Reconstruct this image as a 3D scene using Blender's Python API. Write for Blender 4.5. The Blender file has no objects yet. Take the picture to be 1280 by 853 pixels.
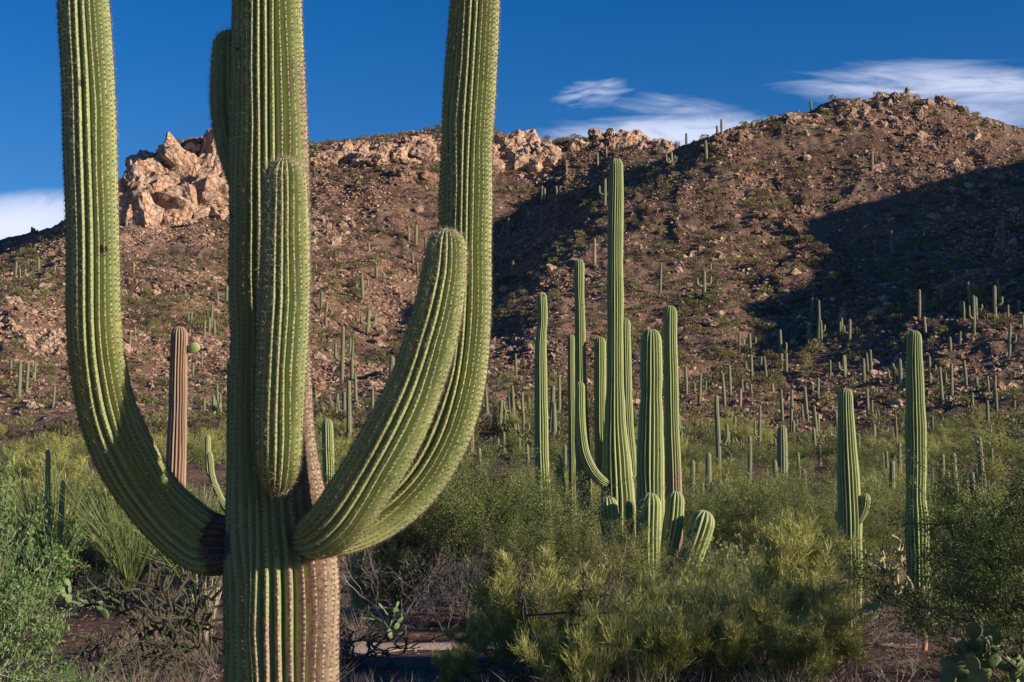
import bpy, bmesh, math, random
import numpy as np
from mathutils import Vector, Matrix, noise as mnoise

# ------------------------------------------------------------------ camera, sky, sun
scene = bpy.context.scene
COL = scene.collection
PW, PH, FPX = 1280.0, 853.0, 1778.0          # photograph pixels and focal length in them
HORIZON = 620.0
PITCH = math.atan((HORIZON - PH/2)/FPX)
CAMZ = 1.7
cam_data = bpy.data.cameras.new('camera')
cam_data.lens = 50.0; cam_data.sensor_width = 36.0
cam_data.clip_start = 0.1; cam_data.clip_end = 20000
cam = bpy.data.objects.new('camera', cam_data)
COL.objects.link(cam)
cam.location = (0, 0, CAMZ)
cam.rotation_euler = (math.radians(90) + PITCH, 0, 0)
scene.camera = cam

SUN_EL, SUN_AZ = math.radians(16), math.radians(113)     # azimuth clockwise from +Y (view direction)
SUN = Vector((math.sin(SUN_AZ)*math.cos(SUN_EL), math.cos(SUN_AZ)*math.cos(SUN_EL), math.sin(SUN_EL)))
sun_l = bpy.data.lights.new('sun', 'SUN')
sun_l.energy = 5.0; sun_l.angle = math.radians(0.55); sun_l.color = (1.0, 0.87, 0.68)
sun_o = bpy.data.objects.new('sun', sun_l); COL.objects.link(sun_o)
sun_o.rotation_euler = (-SUN).to_track_quat('-Z', 'Y').to_euler()

world = bpy.data.worlds.new('World'); scene.world = world
world.use_nodes = True
WN = world.node_tree; WN.nodes.clear()
def wnode(t, **k):
    n = WN.nodes.new(t)
    for a, b in k.items(): setattr(n, a, b)
    return n
def wl(a, b): WN.links.new(a, b)
def wmath(op, a, b=None, c=None, clamp=False):
    n = wnode('ShaderNodeMath', operation=op); n.use_clamp = clamp
    for i, v in enumerate((a, b, c)):
        if v is None: continue
        if isinstance(v, (int, float)): n.inputs[i].default_value = v
        else: wl(v, n.inputs[i])
    return n.outputs[0]
w_out = wnode('ShaderNodeOutputWorld'); w_bg = wnode('ShaderNodeBackground')
w_bg.inputs['Strength'].default_value = 0.082
sky = wnode('ShaderNodeTexSky', sky_type='NISHITA')
sky.sun_disc = False; sky.sun_elevation = SUN_EL; sky.sun_rotation = SUN_AZ
sky.altitude = 900; sky.air_density = 1.0; sky.dust_density = 0.25; sky.ozone_density = 3.0
hsv = wnode('ShaderNodeHueSaturation')
hsv.inputs['Hue'].default_value = 0.514; hsv.inputs['Saturation'].default_value = 1.38; hsv.inputs['Value'].default_value = 0.96
wl(sky.outputs[0], hsv.inputs['Color'])
tc = wnode('ShaderNodeTexCoord'); sep = wnode('ShaderNodeSeparateXYZ'); wl(tc.outputs['Generated'], sep.inputs[0])
ysafe = wmath('MAXIMUM', sep.outputs['Y'], 0.05)
cu = wmath('DIVIDE', sep.outputs['X'], ysafe); cv = wmath('DIVIDE', sep.outputs['Z'], ysafe)
front = wmath('GREATER_THAN', sep.outputs['Y'], 0.06)
def cloud(px, py, sx, sy, ang, scale, stretch, thr, amount, seed):
    """soft cloud bank: an elliptical area of the sky (angles) broken up by stretched fractal noise"""
    u0, v0 = (px-640)/FPX, (HORIZON-py)/FPX
    du = wmath('SUBTRACT', cu, u0); dv = wmath('SUBTRACT', cv, v0)
    c, s = math.cos(ang), math.sin(ang)
    a = wmath('ADD', wmath('MULTIPLY', du, c), wmath('MULTIPLY', dv, s))
    b = wmath('SUBTRACT', wmath('MULTIPLY', dv, c), wmath('MULTIPLY', du, s))
    ea = wmath('POWER', wmath('ABSOLUTE', wmath('MULTIPLY', a, FPX/sx)), 2.0)
    eb = wmath('POWER', wmath('ABSOLUTE', wmath('MULTIPLY', b, FPX/sy)), 2.0)
    fall = wmath('SUBTRACT', 1.0, wmath('ADD', ea, eb), clamp=True)
    comb = wnode('ShaderNodeCombineXYZ')
    wl(wmath('MULTIPLY', a, scale), comb.inputs[0]); wl(wmath('MULTIPLY', b, scale*stretch), comb.inputs[1])
    comb.inputs[2].default_value = seed
    nz = wnode('ShaderNodeTexNoise'); nz.inputs['Scale'].default_value = 1.0
    nz.inputs['Detail'].default_value = 8.0; nz.inputs['Roughness'].default_value = 0.55; nz.inputs['Distortion'].default_value = 0.6
    wl(comb.outputs[0], nz.inputs['Vector'])
    m = wmath('MULTIPLY', wmath('SUBTRACT', wmath('ADD', nz.outputs['Fac'], wmath('MULTIPLY', fall, 0.45)), thr), 2.8, clamp=True)
    return wmath('MULTIPLY', wmath('MULTIPLY', m, wmath('POWER', fall, 0.8)), amount, clamp=True)
banks = [cloud(745, 107, 75, 24, 0.15, 44, 4.0, 0.70, 0.55, 1.3),
         cloud(860, 128, 120, 22, -0.12, 26, 6.0, 0.66, 0.38, 4.1),
         cloud(830, 166, 250, 38, 0.05, 20, 4.2, 0.53, 0.85, 7.7),
         cloud(1205, 98, 260, 42, -0.03, 14, 6.5, 0.62, 0.75, 2.9),
         cloud(1230, 140, 210, 46, 0.10, 14, 4.0, 0.66, 0.55, 9.2),
         cloud(10, 282, 150, 50, 0.14, 26, 1.3, 0.42, 1.0, 5.5)]
tot = banks[0]
for b_ in banks[1:]: tot = wmath('MAXIMUM', tot, b_)
tot = wmath('MULTIPLY', tot, front)
mixc = wnode('ShaderNodeMix', data_type='RGBA')
wl(tot, mixc.inputs['Factor']); wl(hsv.outputs[0], mixc.inputs[6]); mixc.inputs[7].default_value = (6.4, 6.9, 8.6, 1)
wl(mixc.outputs[2], w_bg.inputs['Color']); wl(w_bg.outputs[0], w_out.inputs['Surface'])

vs = scene.view_settings
vs.view_transform = 'Standard'; vs.look = 'None'; vs.gamma = 1.0; vs.exposure = 0.62; vs.use_curve_mapping = False
scene.cycles.max_bounces = 6; scene.cycles.transparent_max_bounces = 8
try: scene.cycles.use_adaptive_sampling = True
except Exception: pass

CP, SP = math.cos(PITCH), math.sin(PITCH)
def at(px, py, Y):
    """world point seen at photograph pixel (px, py) whose world y is Y"""
    cx, cy = (px - PW/2)/FPX, (PH/2 - py)/FPX
    dx, dy, dz = cx, CP - cy*SP, SP + cy*CP
    k = Y/dy
    return Vector((dx*k, Y, CAMZ + dz*k))
def project(x, y, z):
    z = z - CAMZ
    d = y*CP + z*SP; v = -y*SP + z*CP
    return PW/2 + FPX*x/d, PH/2 - FPX*v/d

# ------------------------------------------------------------------ terrain height
CTRL = []
def ctl(px, *pts):
    for Y, py in pts: CTRL.append(tuple(at(px, py, Y)))
# per image column: (depth, image row) of the ground seen there
ctl(-420, (100, 592), (170, 555), (260, 500), (350, 445), (450, 400), (560, 380), (620, 400))
ctl(-200, (90, 596), (150, 565), (220, 515), (300, 455), (400, 400), (500, 350), (560, 335), (620, 350))
ctl(-60, (90, 594), (150, 560), (200, 505), (235, 450), (262, 400), (300, 385), (380, 365), (470, 345), (540, 322), (600, 335))
ctl(20, (90, 592), (150, 558), (190, 515), (225, 450), (250, 400), (262, 375), (300, 370), (360, 352), (430, 330), (500, 303), (545, 296), (600, 320))
ctl(100, (90, 590), (150, 556), (200, 505), (240, 455), (280, 410), (330, 360), (390, 318), (440, 290), (475, 268), (520, 300), (600, 330))
ctl(180, (90, 590), (150, 556), (200, 510), (250, 455), (300, 395), (350, 345), (400, 310), (440, 285), (462, 262), (480, 205), (495, 205), (560, 240))
ctl(250, (100, 586), (150, 556), (200, 516), (250, 463), (300, 405), (350, 350), (400, 312), (440, 283), (462, 250), (482, 178), (497, 178), (560, 220))
ctl(320, (100, 586), (150, 555), (200, 516), (250, 470), (300, 418), (350, 370), (400, 320), (440, 280), (470, 240), (497, 202), (560, 230))
ctl(400, (100, 586), (150, 552), (200, 512), (222, 490), (250, 474), (300, 430), (350, 372), (400, 312), (440, 270), (475, 225), (500, 188), (560, 220))
ctl(470, (100, 586), (150, 550), (200, 506), (240, 474), (285, 458), (325, 440), (360, 400), (395, 330), (440, 262), (475, 212), (503, 175), (560, 210))
ctl(550, (100, 585), (150, 548), (200, 504), (240, 472), (285, 455), (330, 432), (365, 404), (400, 362), (425, 310), (445, 262), (475, 205), (505, 168), (560, 205))
ctl(620, (100, 585), (150, 548), (200, 502), (260, 450), (300, 422), (340, 395), (380, 365), (420, 325), (450, 275), (470, 225), (485, 190), (505, 164), (560, 205))
ctl(690, (100, 585), (150, 548), (200, 502), (260, 436), (300, 388), (335, 340), (360, 330), (400, 305), (440, 268), (470, 220), (495, 190), (510, 186), (560, 215))
ctl(760, (100, 585), (150, 550), (200, 506), (250, 446), (300, 380), (350, 300), (385, 250), (400, 245), (430, 228), (470, 195), (495, 167), (560, 205))
ctl(830, (100, 586), (150, 552), (200, 512), (250, 452), (300, 385), (350, 310), (395, 226), (412, 200), (430, 200), (470, 192), (492, 182), (560, 220))
ctl(900, (100, 590), (150, 558), (200, 520), (240, 478), (262, 450), (300, 390), (340, 315), (380, 225), (402, 172), (430, 182), (480, 205), (560, 250))
ctl(970, (100, 592), (150, 560), (200, 525), (245, 475), (270, 445), (300, 400), (340, 330), (380, 240), (412, 150), (440, 165), (560, 260))
ctl(1050, (100, 592), (150, 560), (200, 520), (240, 460), (262, 420), (290, 385), (330, 330), (380, 235), (418, 130), (450, 150), (560, 260))
ctl(1130, (100, 590), (150, 558), (190, 525), (230, 460), (250, 420), (280, 375), (330, 315), (380, 215), (424, 117), (455, 140), (560, 260))
ctl(1200, (100, 588), (150, 552), (190, 510), (225, 450), (245, 408), (275, 360), (330, 295), (385, 205), (422, 138), (455, 160), (560, 270))
ctl(1280, (100, 586), (150, 545), (190, 495), (225, 430), (242, 385), (270, 338), (330, 270), (385, 200), (418, 166), (455, 185), (560, 290))
ctl(1400, (100, 590), (150, 550), (190, 500), (230, 430), (270, 360), (330, 290), (385, 230), (420, 205), (460, 215), (560, 310))
ctl(1600, (100, 598), (150, 580), (200, 545), (260, 480), (330, 400), (400, 330), (430, 310), (480, 330), (560, 400))
for px in range(-900, 2301, 160):
    for Y in (8, 25, 45, 65):
        CTRL.append(((px-640)/FPX*Y, Y, 0.0 if Y < 60 else 0.25))
for x, y in ((-900,-300),(0,-300),(900,-300),(-600,100),(-450,0),(-700,500),(-1000,900),(0,900),(0,1300),(500,1100),(1000,900),(1100,300),
             (500,0),(0,-60),(-90,-40),(90,-40),(150,40),(240,120),(300,20),(-300,900),(-150,700),(150,700),(350,700),(-150,60),(-260,90),(-380,200),(-600,300)):
    CTRL.append((x, y, 0.0))
CT = np.array(CTRL)
def _kern(d): return d
_d = np.hypot(CT[:,None,0]-CT[None,:,0], CT[:,None,1]-CT[None,:,1])
_n = len(CT)
_A = np.zeros((_n+1, _n+1)); _A[:_n,:_n] = _d - np.eye(_n)*1.2; _A[:_n,_n] = 1; _A[_n,:_n] = 1
RBF_W = np.linalg.solve(_A, np.append(CT[:,2], 0))

def _hash(ix, iy, s):
    h = (ix.astype(np.int64)*374761393 + iy.astype(np.int64)*668265263 + s*1274126177) & 0xffffffff
    h = ((h ^ (h >> 13))*1274126177) & 0xffffffff
    return ((h ^ (h >> 16)) & 0xffff)/65535.0
def vnoise(x, y, s=0):
    ix, iy = np.floor(x), np.floor(y); fx, fy = x-ix, y-iy
    fx = fx*fx*(3-2*fx); fy = fy*fy*(3-2*fy)
    a = _hash(ix, iy, s); b = _hash(ix+1, iy, s); c = _hash(ix, iy+1, s); d = _hash(ix+1, iy+1, s)
    return (a*(1-fx)+b*fx)*(1-fy) + (c*(1-fx)+d*fx)*fy
def fbm(x, y, o=4, s=0, g=0.5):
    t = 0; amp = 1; tot_ = 0
    for i in range(o):
        t = t + amp*(vnoise(x*2**i + 17.3*i, y*2**i - 9.1*i, s+i)*2-1); tot_ += amp; amp *= g
    return t/tot_
def sstep(a, b, x):
    t = np.clip((x-a)/(b-a), 0, 1); return t*t*(3-2*t)

# the hill outside the frame on the right, whose shadow falls across the right slope
_sh, _ch = math.sin(SUN_AZ), -math.cos(SUN_AZ)
HQ = [150, 215, 240, 257, 264, 272, 291, 319, 342, 352, 367, 384, 408, 440, 480, 560, 700]
HZ = [0, 8, 38, 58, 68, 73, 82, 94, 104, 112, 120, 126, 127, 135, 130, 80, 0]
HP = 80.0
def side_hill(x, y):
    p = x*_sh - y*_ch; q = x*_ch + y*_sh
    ridge = np.interp(q, HQ, HZ)
    w = 135.0
    prof = np.clip(1-np.abs(p-HP)/w, 0, 1)
    return ridge*prof

def height(x, y, detail=True):
    x = np.atleast_1d(np.asarray(x, float)); y = np.atleast_1d(np.asarray(y, float))
    z = np.empty(x.shape)
    xf, yf = x.ravel(), y.ravel(); zf = z.ravel()
    for i in range(0, len(xf), 20000):
        sl = slice(i, i+20000)
        d = np.hypot(xf[sl,None]-CT[None,:,0], yf[sl,None]-CT[None,:,1])
        zf[sl] = d @ RBF_W[:-1] + RBF_W[-1]
    r = np.hypot(xf, yf)
    far = sstep(900, 1400, r); zf = zf*(1-far)
    zf = np.where(r < 75, zf*sstep(45, 75, r), zf)
    zf = np.maximum(zf, side_hill(xf, yf))
    zf += sstep(60, 160, r)*(1-far)*(1.6*fbm(xf/38, yf/38, 3, 5))
    # gullies and rocky ribs running down the slopes
    k = sstep(170, 280, r)*(1-far)
    rid = 1-np.abs(fbm(xf/26+3, yf/40, 4, 11, .55))
    zf += k*(rid**2-0.6)*3.2
    k2 = sstep(110, 230, r)*(1-far)
    cell = fbm(xf/5.2, yf/5.2, 3, 23)
    zf += k2*(np.maximum(cell-0.05, 0)*1.3)
    zf += k2*0.5*fbm(xf/2.0, yf/2.0, 2, 31)
    zf += (1-k2)*0.05*fbm(xf/1.6, yf/1.6, 3, 41)*sstep(2, 8, r)
    return zf.reshape(x.shape)

# ------------------------------------------------------------------ materials
def srgb(r, g, b):
    f = lambda c: ((c/255+0.055)/1.055)**2.4 if c > 10 else c/255/12.92
    return (f(r), f(g), f(b), 1)
class NT:
    def __init__(s, name):
        s.m = bpy.data.materials.new(name); s.m.use_nodes = True
        s.t = s.m.node_tree; s.t.nodes.clear()
        s.out = s.n('ShaderNodeOutputMaterial')
    def n(s, t, **k):
        nd = s.t.nodes.new(t)
        for a, b in k.items(): setattr(nd, a, b)
        return nd
    def l(s, a, b): s.t.links.new(a, b)
    def put(s, sock, v):
        if v is None: return
        if isinstance(v, bpy.types.NodeSocket): s.l(v, sock)
        else: sock.default_value = v
    def math(s, op, a, b=None, c=None, clamp=False):
        n = s.n('ShaderNodeMath', operation=op); n.use_clamp = clamp
        for i, v in enumerate((a, b, c)): s.put(n.inputs[i], v)
        return n.outputs[0]
    def mix(s, f, a, b):
        n = s.n('ShaderNodeMix', data_type='RGBA'); s.put(n.inputs['Factor'], f)
        s.put(n.inputs[6], a); s.put(n.inputs[7], b); return n.outputs[2]
    def noise(s, vec, scale, detail=4, rough=0.55, dist=0.0):
        n = s.n('ShaderNodeTexNoise'); s.put(n.inputs['Vector'], vec)
        n.inputs['Scale'].default_value = scale; n.inputs['Detail'].default_value = detail
        n.inputs['Roughness'].default_value = rough; n.inputs['Distortion'].default_value = dist
        return n.outputs['Fac']
    def step(s, v, a, b):
        n = s.n('ShaderNodeMapRange', interpolation_type='SMOOTHSTEP'); s.put(n.inputs['Value'], v)
        n.inputs['From Min'].default_value = a; n.inputs['From Max'].default_value = b; return n.outputs[0]
    def pos(s):
        return s.n('ShaderNodeNewGeometry').outputs['Position']
    def obj(s):
        return s.n('ShaderNodeTexCoord').outputs['Object']
    def bump(s, h, strength, dist):
        n = s.n('ShaderNodeBump'); n.inputs['Strength'].default_value = strength; n.inputs['Distance'].default_value = dist
        s.l(h, n.inputs['Height']); return n.outputs[0]
    def principled(s, color, rough=0.8, normal=None, spec=0.3):
        p = s.n('ShaderNodeBsdfPrincipled'); s.put(p.inputs['Base Color'], color); s.put(p.inputs['Roughness'], rough)
        p.inputs['Specular IOR Level'].default_value = spec
        if normal is not None: s.l(normal, p.inputs['Normal'])
        s.l(p.outputs[0], s.out.inputs['Surface']); return p
    def leafy(s, color, trans=0.3, rough=0.55):
        p = s.n('ShaderNodeBsdfPrincipled'); s.put(p.inputs['Base Color'], color); p.inputs['Roughness'].default_value = rough
        p.inputs['Specular IOR Level'].default_value = 0.3
        tr = s.n('ShaderNodeBsdfTranslucent'); s.put(tr.inputs['Color'], color)
        mx = s.n('ShaderNodeMixShader'); mx.inputs[0].default_value = trans
        s.l(p.outputs[0], mx.inputs[1]); s.l(tr.outputs[0], mx.inputs[2]); s.l(mx.outputs[0], s.out.inputs['Surface'])

def m_soil():
    t = NT('desert_soil'); P = t.pos()
    big = t.noise(P, 0.03, 5, .6); med = t.noise(P, 0.25, 5, .65); fine = t.noise(P, 3.0, 5, .7)
    c = t.mix(t.step(big, .38, .62), (0.115, 0.066, 0.048, 1), (0.19, 0.120, 0.090, 1))
    c = t.mix(t.math('MULTIPLY', t.step(med, .52, .68), .55), c, (0.28, 0.175, 0.125, 1))
    c = t.mix(t.math('MULTIPLY', t.step(fine, .45, .7), .55), c, (0.07, 0.04, 0.03, 1))
    # stones: voronoi pebbles of several sizes
    hs = None
    for sc, thr, col in ((0.9, .30, (0.46, 0.33, 0.26, 1)), (2.6, .33, (0.40, 0.27, 0.20, 1)), (14, .32, (0.36, 0.25, 0.19, 1))):
        v = t.n('ShaderNodeTexVoronoi'); v.inputs['Scale'].default_value = sc; t.l(P, v.inputs['Vector'])
        r = t.n('ShaderNodeSeparateColor'); t.l(v.outputs['Color'], r.inputs[0])
        size = t.math('MULTIPLY', r.outputs[0], thr)
        msk = t.step(t.math('SUBTRACT', size, v.outputs['Distance']), 0.0, 0.06)
        pick = t.math('GREATER_THAN', r.outputs[1], 0.45)
        msk = t.math('MULTIPLY', msk, pick)
        tone = t.mix(r.outputs[2], col, (col[0]*.6, col[1]*.55, col[2]*.55, 1))
        c = t.mix(msk, c, tone)
        h = t.math('MULTIPLY', msk, 0.35/sc)
        hs = h if hs is None else t.math('ADD', hs, h)
    # low dry grass and herbs tint some patches of the slopes
    g = t.noise(P, 0.07, 6, .7); g2 = t.noise(P, 0.8, 4, .7)
    gm = t.math('MULTIPLY', t.step(g, .50, .66), t.step(g2, .42, .62))
    c = t.mix(t.math('MULTIPLY', gm, .3), c, (0.105, 0.11, 0.045, 1))
    h = t.math('ADD', hs, t.math('MULTIPLY', fine, 0.12))
    h = t.math('ADD', h, t.math('MULTIPLY', med, 0.6))
    t.principled(c, 0.95, t.bump(h, 1.0, 1.0), .1); return t.m
def m_rock(name, a, b, dark):
    t = NT(name); P = t.pos()
    n1 = t.noise(P, 0.22, 6, .6); n2 = t.noise(P, 1.4, 6, .7, .5)
    v = t.n('ShaderNodeTexVoronoi', feature='DISTANCE_TO_EDGE'); v.inputs['Scale'].default_value = 0.45
    d = t.n('ShaderNodeVectorMath', operation='ADD'); nn = t.n('ShaderNodeTexNoise'); nn.inputs['Scale'].default_value = 1.2; t.l(P, nn.inputs['Vector'])
    t.l(P, d.inputs[0]); t.l(nn.outputs['Color'], d.inputs[1]); t.l(d.outputs[0], v.inputs['Vector'])
    crack = t.step(v.outputs['Distance'], 0.0, 0.07)
    c = t.mix(t.step(n1, .38, .62), a, b)
    c = t.mix(t.math('MULTIPLY', t.step(n2, .5, .68), .7), c, dark)
    c = t.mix(crack, dark, c)
    h = t.math('ADD', t.math('MULTIPLY', crack, .25), t.math('MULTIPLY', n2, .6))
    t.principled(c, 0.9, t.bump(h, .9, .8), .15); return t.m
M = {}
M['soil'] = m_soil()
M['rock'] = m_rock('pink_granite', (0.38, 0.245, 0.175, 1), (0.50, 0.36, 0.275, 1), (0.25, 0.15, 0.11, 1))
M['rock_crag'] = m_rock('orange_granite', (0.45, 0.275, 0.185, 1), (0.56, 0.40, 0.295, 1), (0.24, 0.12, 0.08, 1))
M['rock_red'] = m_rock('rusty_granite', (0.26, 0.15, 0.10, 1), (0.36, 0.23, 0.165, 1), (0.15, 0.085, 0.06, 1))
def m_sand():
    t = NT('path_sand'); P = t.pos()
    c = t.mix(t.noise(P, 2.5, 5, .7), (0.46, 0.31, 0.24, 1), (0.60, 0.45, 0.36, 1))
    c = t.mix(t.math('MULTIPLY', t.step(t.noise(P, 28, 3, .7), .55, .7), .6), c, (0.26, 0.16, 0.11, 1))
    t.principled(c, .95, t.bump(t.noise(P, 18, 4, .7), .5, .05), .1); return t.m
M['sand'] = m_sand()

# ------------------------------------------------------------------ mesh helpers
def mesh_np(name, V, F, mat=None, smooth=False):
    """mesh from vertex array and a face array with a fixed number of corners"""
    me = bpy.data.meshes.new(name)
    V = np.ascontiguousarray(V, dtype=np.float32); F = np.ascontiguousarray(F, dtype=np.int32)
    k = F.shape[1]
    me.vertices.add(len(V)); me.vertices.foreach_set('co', V.ravel())
    me.loops.add(F.size); me.loops.foreach_set('vertex_index', F.ravel())
    me.polygons.add(len(F)); me.polygons.foreach_set('loop_start', np.arange(0, F.size, k, dtype=np.int32))
    try: me.polygons.foreach_set('loop_total', np.full(len(F), k, dtype=np.int32))
    except Exception: pass
    me.polygons.foreach_set('use_smooth', np.full(len(F), smooth, dtype=bool))
    me.update(calc_edges=True)
    if mat: me.materials.append(mat)
    return me
def link(name, me, parent=None, loc=None, kind=None, **props):
    o = bpy.data.objects.new(name, me); COL.objects.link(o)
    if parent is not None: o.parent = parent
    if loc is not None: o.location = loc
    if kind: o['kind'] = kind
    for k, v in props.items(): o[k] = v
    return o
def tag(o, label, cat, group=None):
    o['label'] = label; o['category'] = cat
    if group: o['group'] = group
    return o
def empty(name, loc, label=None, cat=None, group=None):
    o = bpy.data.objects.new(name, None); COL.objects.link(o); o.location = loc
    o.empty_display_size = 0.3
    if label: tag(o, label, cat, group)
    return o

# ------------------------------------------------------------------ ground sheet (polar grid about the camera foot)
def build_ground():
    half = math.radians(23.5)
    inner = np.linspace(-half, half, 780)
    outer = np.linspace(half, 2*math.pi-half, 130)[1:-1]
    ang = np.concatenate([inner, outer])
    r = np.concatenate([np.geomspace(0.6, 70, 170)[:-1], np.linspace(70, 170, 90)[:-1], np.linspace(170, 545, 420)[:-1],
                        np.linspace(545, 900, 40)[:-1], np.geomspace(900, 12000, 16)])
    A, R = np.meshgrid(ang, r, indexing='ij')
    X, Y = R*np.sin(A), R*np.cos(A)
    Z = height(X, Y)
    na, nr = A.shape
    V = np.stack([X, Y, Z], -1).reshape(-1, 3)
    i = np.arange(na)[:, None]; j = np.arange(nr-1)[None, :]
    i2 = (i+1) % na
    F = np.stack([i*nr+j, i2*nr+j, i2*nr+j+1, i*nr+j+1], -1).reshape(-1, 4)[:, ::-1]
    # close the centre
    c = len(V); V = np.vstack([V, [[0, 0, float(height(0, 0)[0])]]])
    me = mesh_np('ground', V, F, M['soil'], True)
    bm = bmesh.new(); bm.from_mesh(me); bm.verts.ensure_lookup_table()
    for k in range(na):
        bm.faces.new((bm.verts[c], bm.verts[((k+1) % na)*nr], bm.verts[k*nr]))
    bm.to_mesh(me); bm.free()
    link('ground', me, kind='structure', label='stony reddish desert ground rising into the rocky hillside')
    return
build_ground()
def gz(x, y): return float(height(x, y)[0])

def hit_terrain(px, py, y0=14.0, y1=545.0, n=1400):
    """where the line of sight through a photograph pixel meets the ground; None against the sky"""
    Y = np.geomspace(y0, y1, n)
    d = at(px, py, 1.0) - Vector((0, 0, CAMZ))
    X = d.x*Y; Z = CAMZ + d.z*Y
    h = height(X, Y); k = np.nonzero(h >= Z)[0]
    if not len(k): return None
    k = k[0]
    return Vector((X[k], Y[k], h[k]))

# ------------------------------------------------------------------ rocks
rng = np.random.default_rng(7)
def hull_rock(seed, n=18, stretch=(1, .8, .7), sub=0, rough=0.0):
    """angular stone: the hull of random points, unit size; returns (V, triangles)"""
    r = np.random.default_rng(seed)
    P = r.normal(size=(n, 3)); P /= np.linalg.norm(P, axis=1)[:, None]
    P *= (0.8+0.3*r.random((n, 1)))*np.array(stretch)
    bm = bmesh.new()
    for p in P: bm.verts.new(p)
    g = bmesh.ops.convex_hull(bm, input=bm.verts[:])
    bmesh.ops.delete(bm, geom=[e for e in bm.verts if not e.link_faces], context='VERTS')
    if sub:
        bmesh.ops.triangulate(bm, faces=bm.faces[:])
        for _ in range(sub):
            bmesh.ops.subdivide_edges(bm, edges=bm.edges[:], cuts=1, use_grid_fill=True)
        for v in bm.verts:
            q = v.co*2.1 + Vector((seed*3.1, 0, 0))
            d = mnoise.fractal(q, .7, 2.2, 4) * rough
            d -= rough*1.3*max(0, 0.12-abs(mnoise.noise(q*1.3)))*3
            v.co += v.co.normalized()*d
    bmesh.ops.triangulate(bm, faces=bm.faces[:])
    bm.verts.index_update()
    V = np.array([v.co[:] for v in bm.verts]); F = np.array([[v.index for v in f.verts] for f in bm.faces])
    bm.free(); return V, F
def rotmats(n, r, tilt=3.14):
    a = r.random(n)*6.283; b = (r.random(n)-.5)*tilt; c = (r.random(n)-.5)*tilt
    ca, sa, cb, sb, cc, sc = np.cos(a), np.sin(a), np.cos(b), np.sin(b), np.cos(c), np.sin(c)
    Z = np.zeros(n); O = np.ones(n)
    Rz = np.stack([ca,-sa,Z, sa,ca,Z, Z,Z,O], -1).reshape(n,3,3)
    Rx = np.stack([O,Z,Z, Z,cb,-sb, Z,sb,cb], -1).reshape(n,3,3)
    Ry = np.stack([cc,Z,sc, Z,O,Z, -sc,Z,cc], -1).reshape(n,3,3)
    return Rz @ Rx @ Ry
def scatter(variants, pos, size, r, tilt=3.14, squash=None):
    """copies of small meshes joined in one array pair"""
    Vs, Fs, off = [], [], 0
    which = r.integers(0, len(variants), len(pos))
    for k, (V, F) in enumerate(variants):
        idx = np.nonzero(which == k)[0]
        if not len(idx): continue
        R = rotmats(len(idx), r, tilt)
        W = np.einsum('nij,vj->nvi', R, V)*size[idx][:, None, None]
        if squash is not None: W[:, :, 2] *= squash
        W += pos[idx][:, None, :]
        FF = F[None] + (np.arange(len(idx))*len(V))[:, None, None] + off
        Vs.append(W.reshape(-1, 3)); Fs.append(FF.reshape(-1, 3)); off += len(idx)*len(V)
    return np.vstack(Vs), np.vstack(Fs)

small_rocks = [hull_rock(s, 11, (1, .8, .6)) for s in range(8)]
def sample_slope(n, ymin, ymax, r, pw=1.0):
    """points spread evenly over the picture rather than over the ground"""
    Y = ymin + (ymax-ymin)*r.random(n)**pw
    u = (r.random(n)*1560-140-640)/FPX
    return u*Y, Y
# rockiness of the slope: bouldery ribs, cobbled flanks, bare soil
def rockiness(x, y):
    f = fbm(x/30, y/42, 4, 77, .6)
    px = 640+FPX*x/y
    m = 0.45+1.7*f
    m += 0.22*np.exp(-((px-210)/150)**2)*(y > 300) + .75*np.exp(-((px-440)/95)**2)*(y > 345) + .4*np.exp(-((px-215)/90)**2)*(y > 400)
    m += 0.35*np.exp(-((px-30)/70)**2)*(y > 215)*(y < 275)
    m += 0.25*sstep(395, 420, y)*(px > 900)
    m -= 0.5*sstep(215, 150, y)
    return np.clip(m+.25*np.exp(-((px-960)/70)**2)*(y > 300)*(y < 390)-.35*(px > 960)*(y < 275), 0.26*(y > 190)+.02, 1.2)
x, y = sample_slope(560000, 150, 540, rng)
keep = rng.random(len(x)) < rockiness(x, y)*0.75
x, y = x[keep], y[keep]
z = height(x, y)
sz = 0.10 + 0.9*rng.random(len(x))**5.0 + y/2200
V, F = scatter(small_rocks, np.stack([x, y, z-sz*.12], -1), sz, rng, squash=.8)
half = (rng.random(len(F)//16+1) < .68).repeat(16)[:len(F)]
me = mesh_np('scree', V, F, M['rock']); me.materials.append(M['rock_red'])
me.polygons.foreach_set('material_index', half.astype(np.int32))
link('scree', me, kind='stuff', label='loose angular stones littering the reddish slopes')

# single boulders that stand out on the slopes
boulder_meshes = []
for s in range(9):
    V, F = hull_rock(100+s, 20, (1, .85, .8), 2, .10)
    boulder_meshes.append(mesh_np('boulder', V, F, M['rock'] if s % 3 else M['rock_red']))
def region(px, py):
    if px < 110: return 'dry far left slope' if py > 350 else 'left shoulder of the mountain'
    if px < 420: return 'slope under the pale crag' if py > 280 else 'upper left ridge'
    if px < 700: return 'dark gully slope' if py > 330 else 'slope under the middle ridge'
    if px < 930: return 'sunlit spur behind the saguaro cluster' if py > 230 else 'saddle between the peaks'
    if py < 215: return 'right peak'
    return 'shadowed bowl of the right hill' if py < 400 else 'right foothill'
bx, by = sample_slope(2600, 190, 500, rng)
kk = rng.random(len(bx)) < rockiness(bx, by)**1.6
bx, by = bx[kk], by[kk]; bz = height(bx, by)
size = 0.6+1.2*rng.random(len(bx))**2.2 + by/500
ordr = np.argsort(-size/by)[:262]
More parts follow.
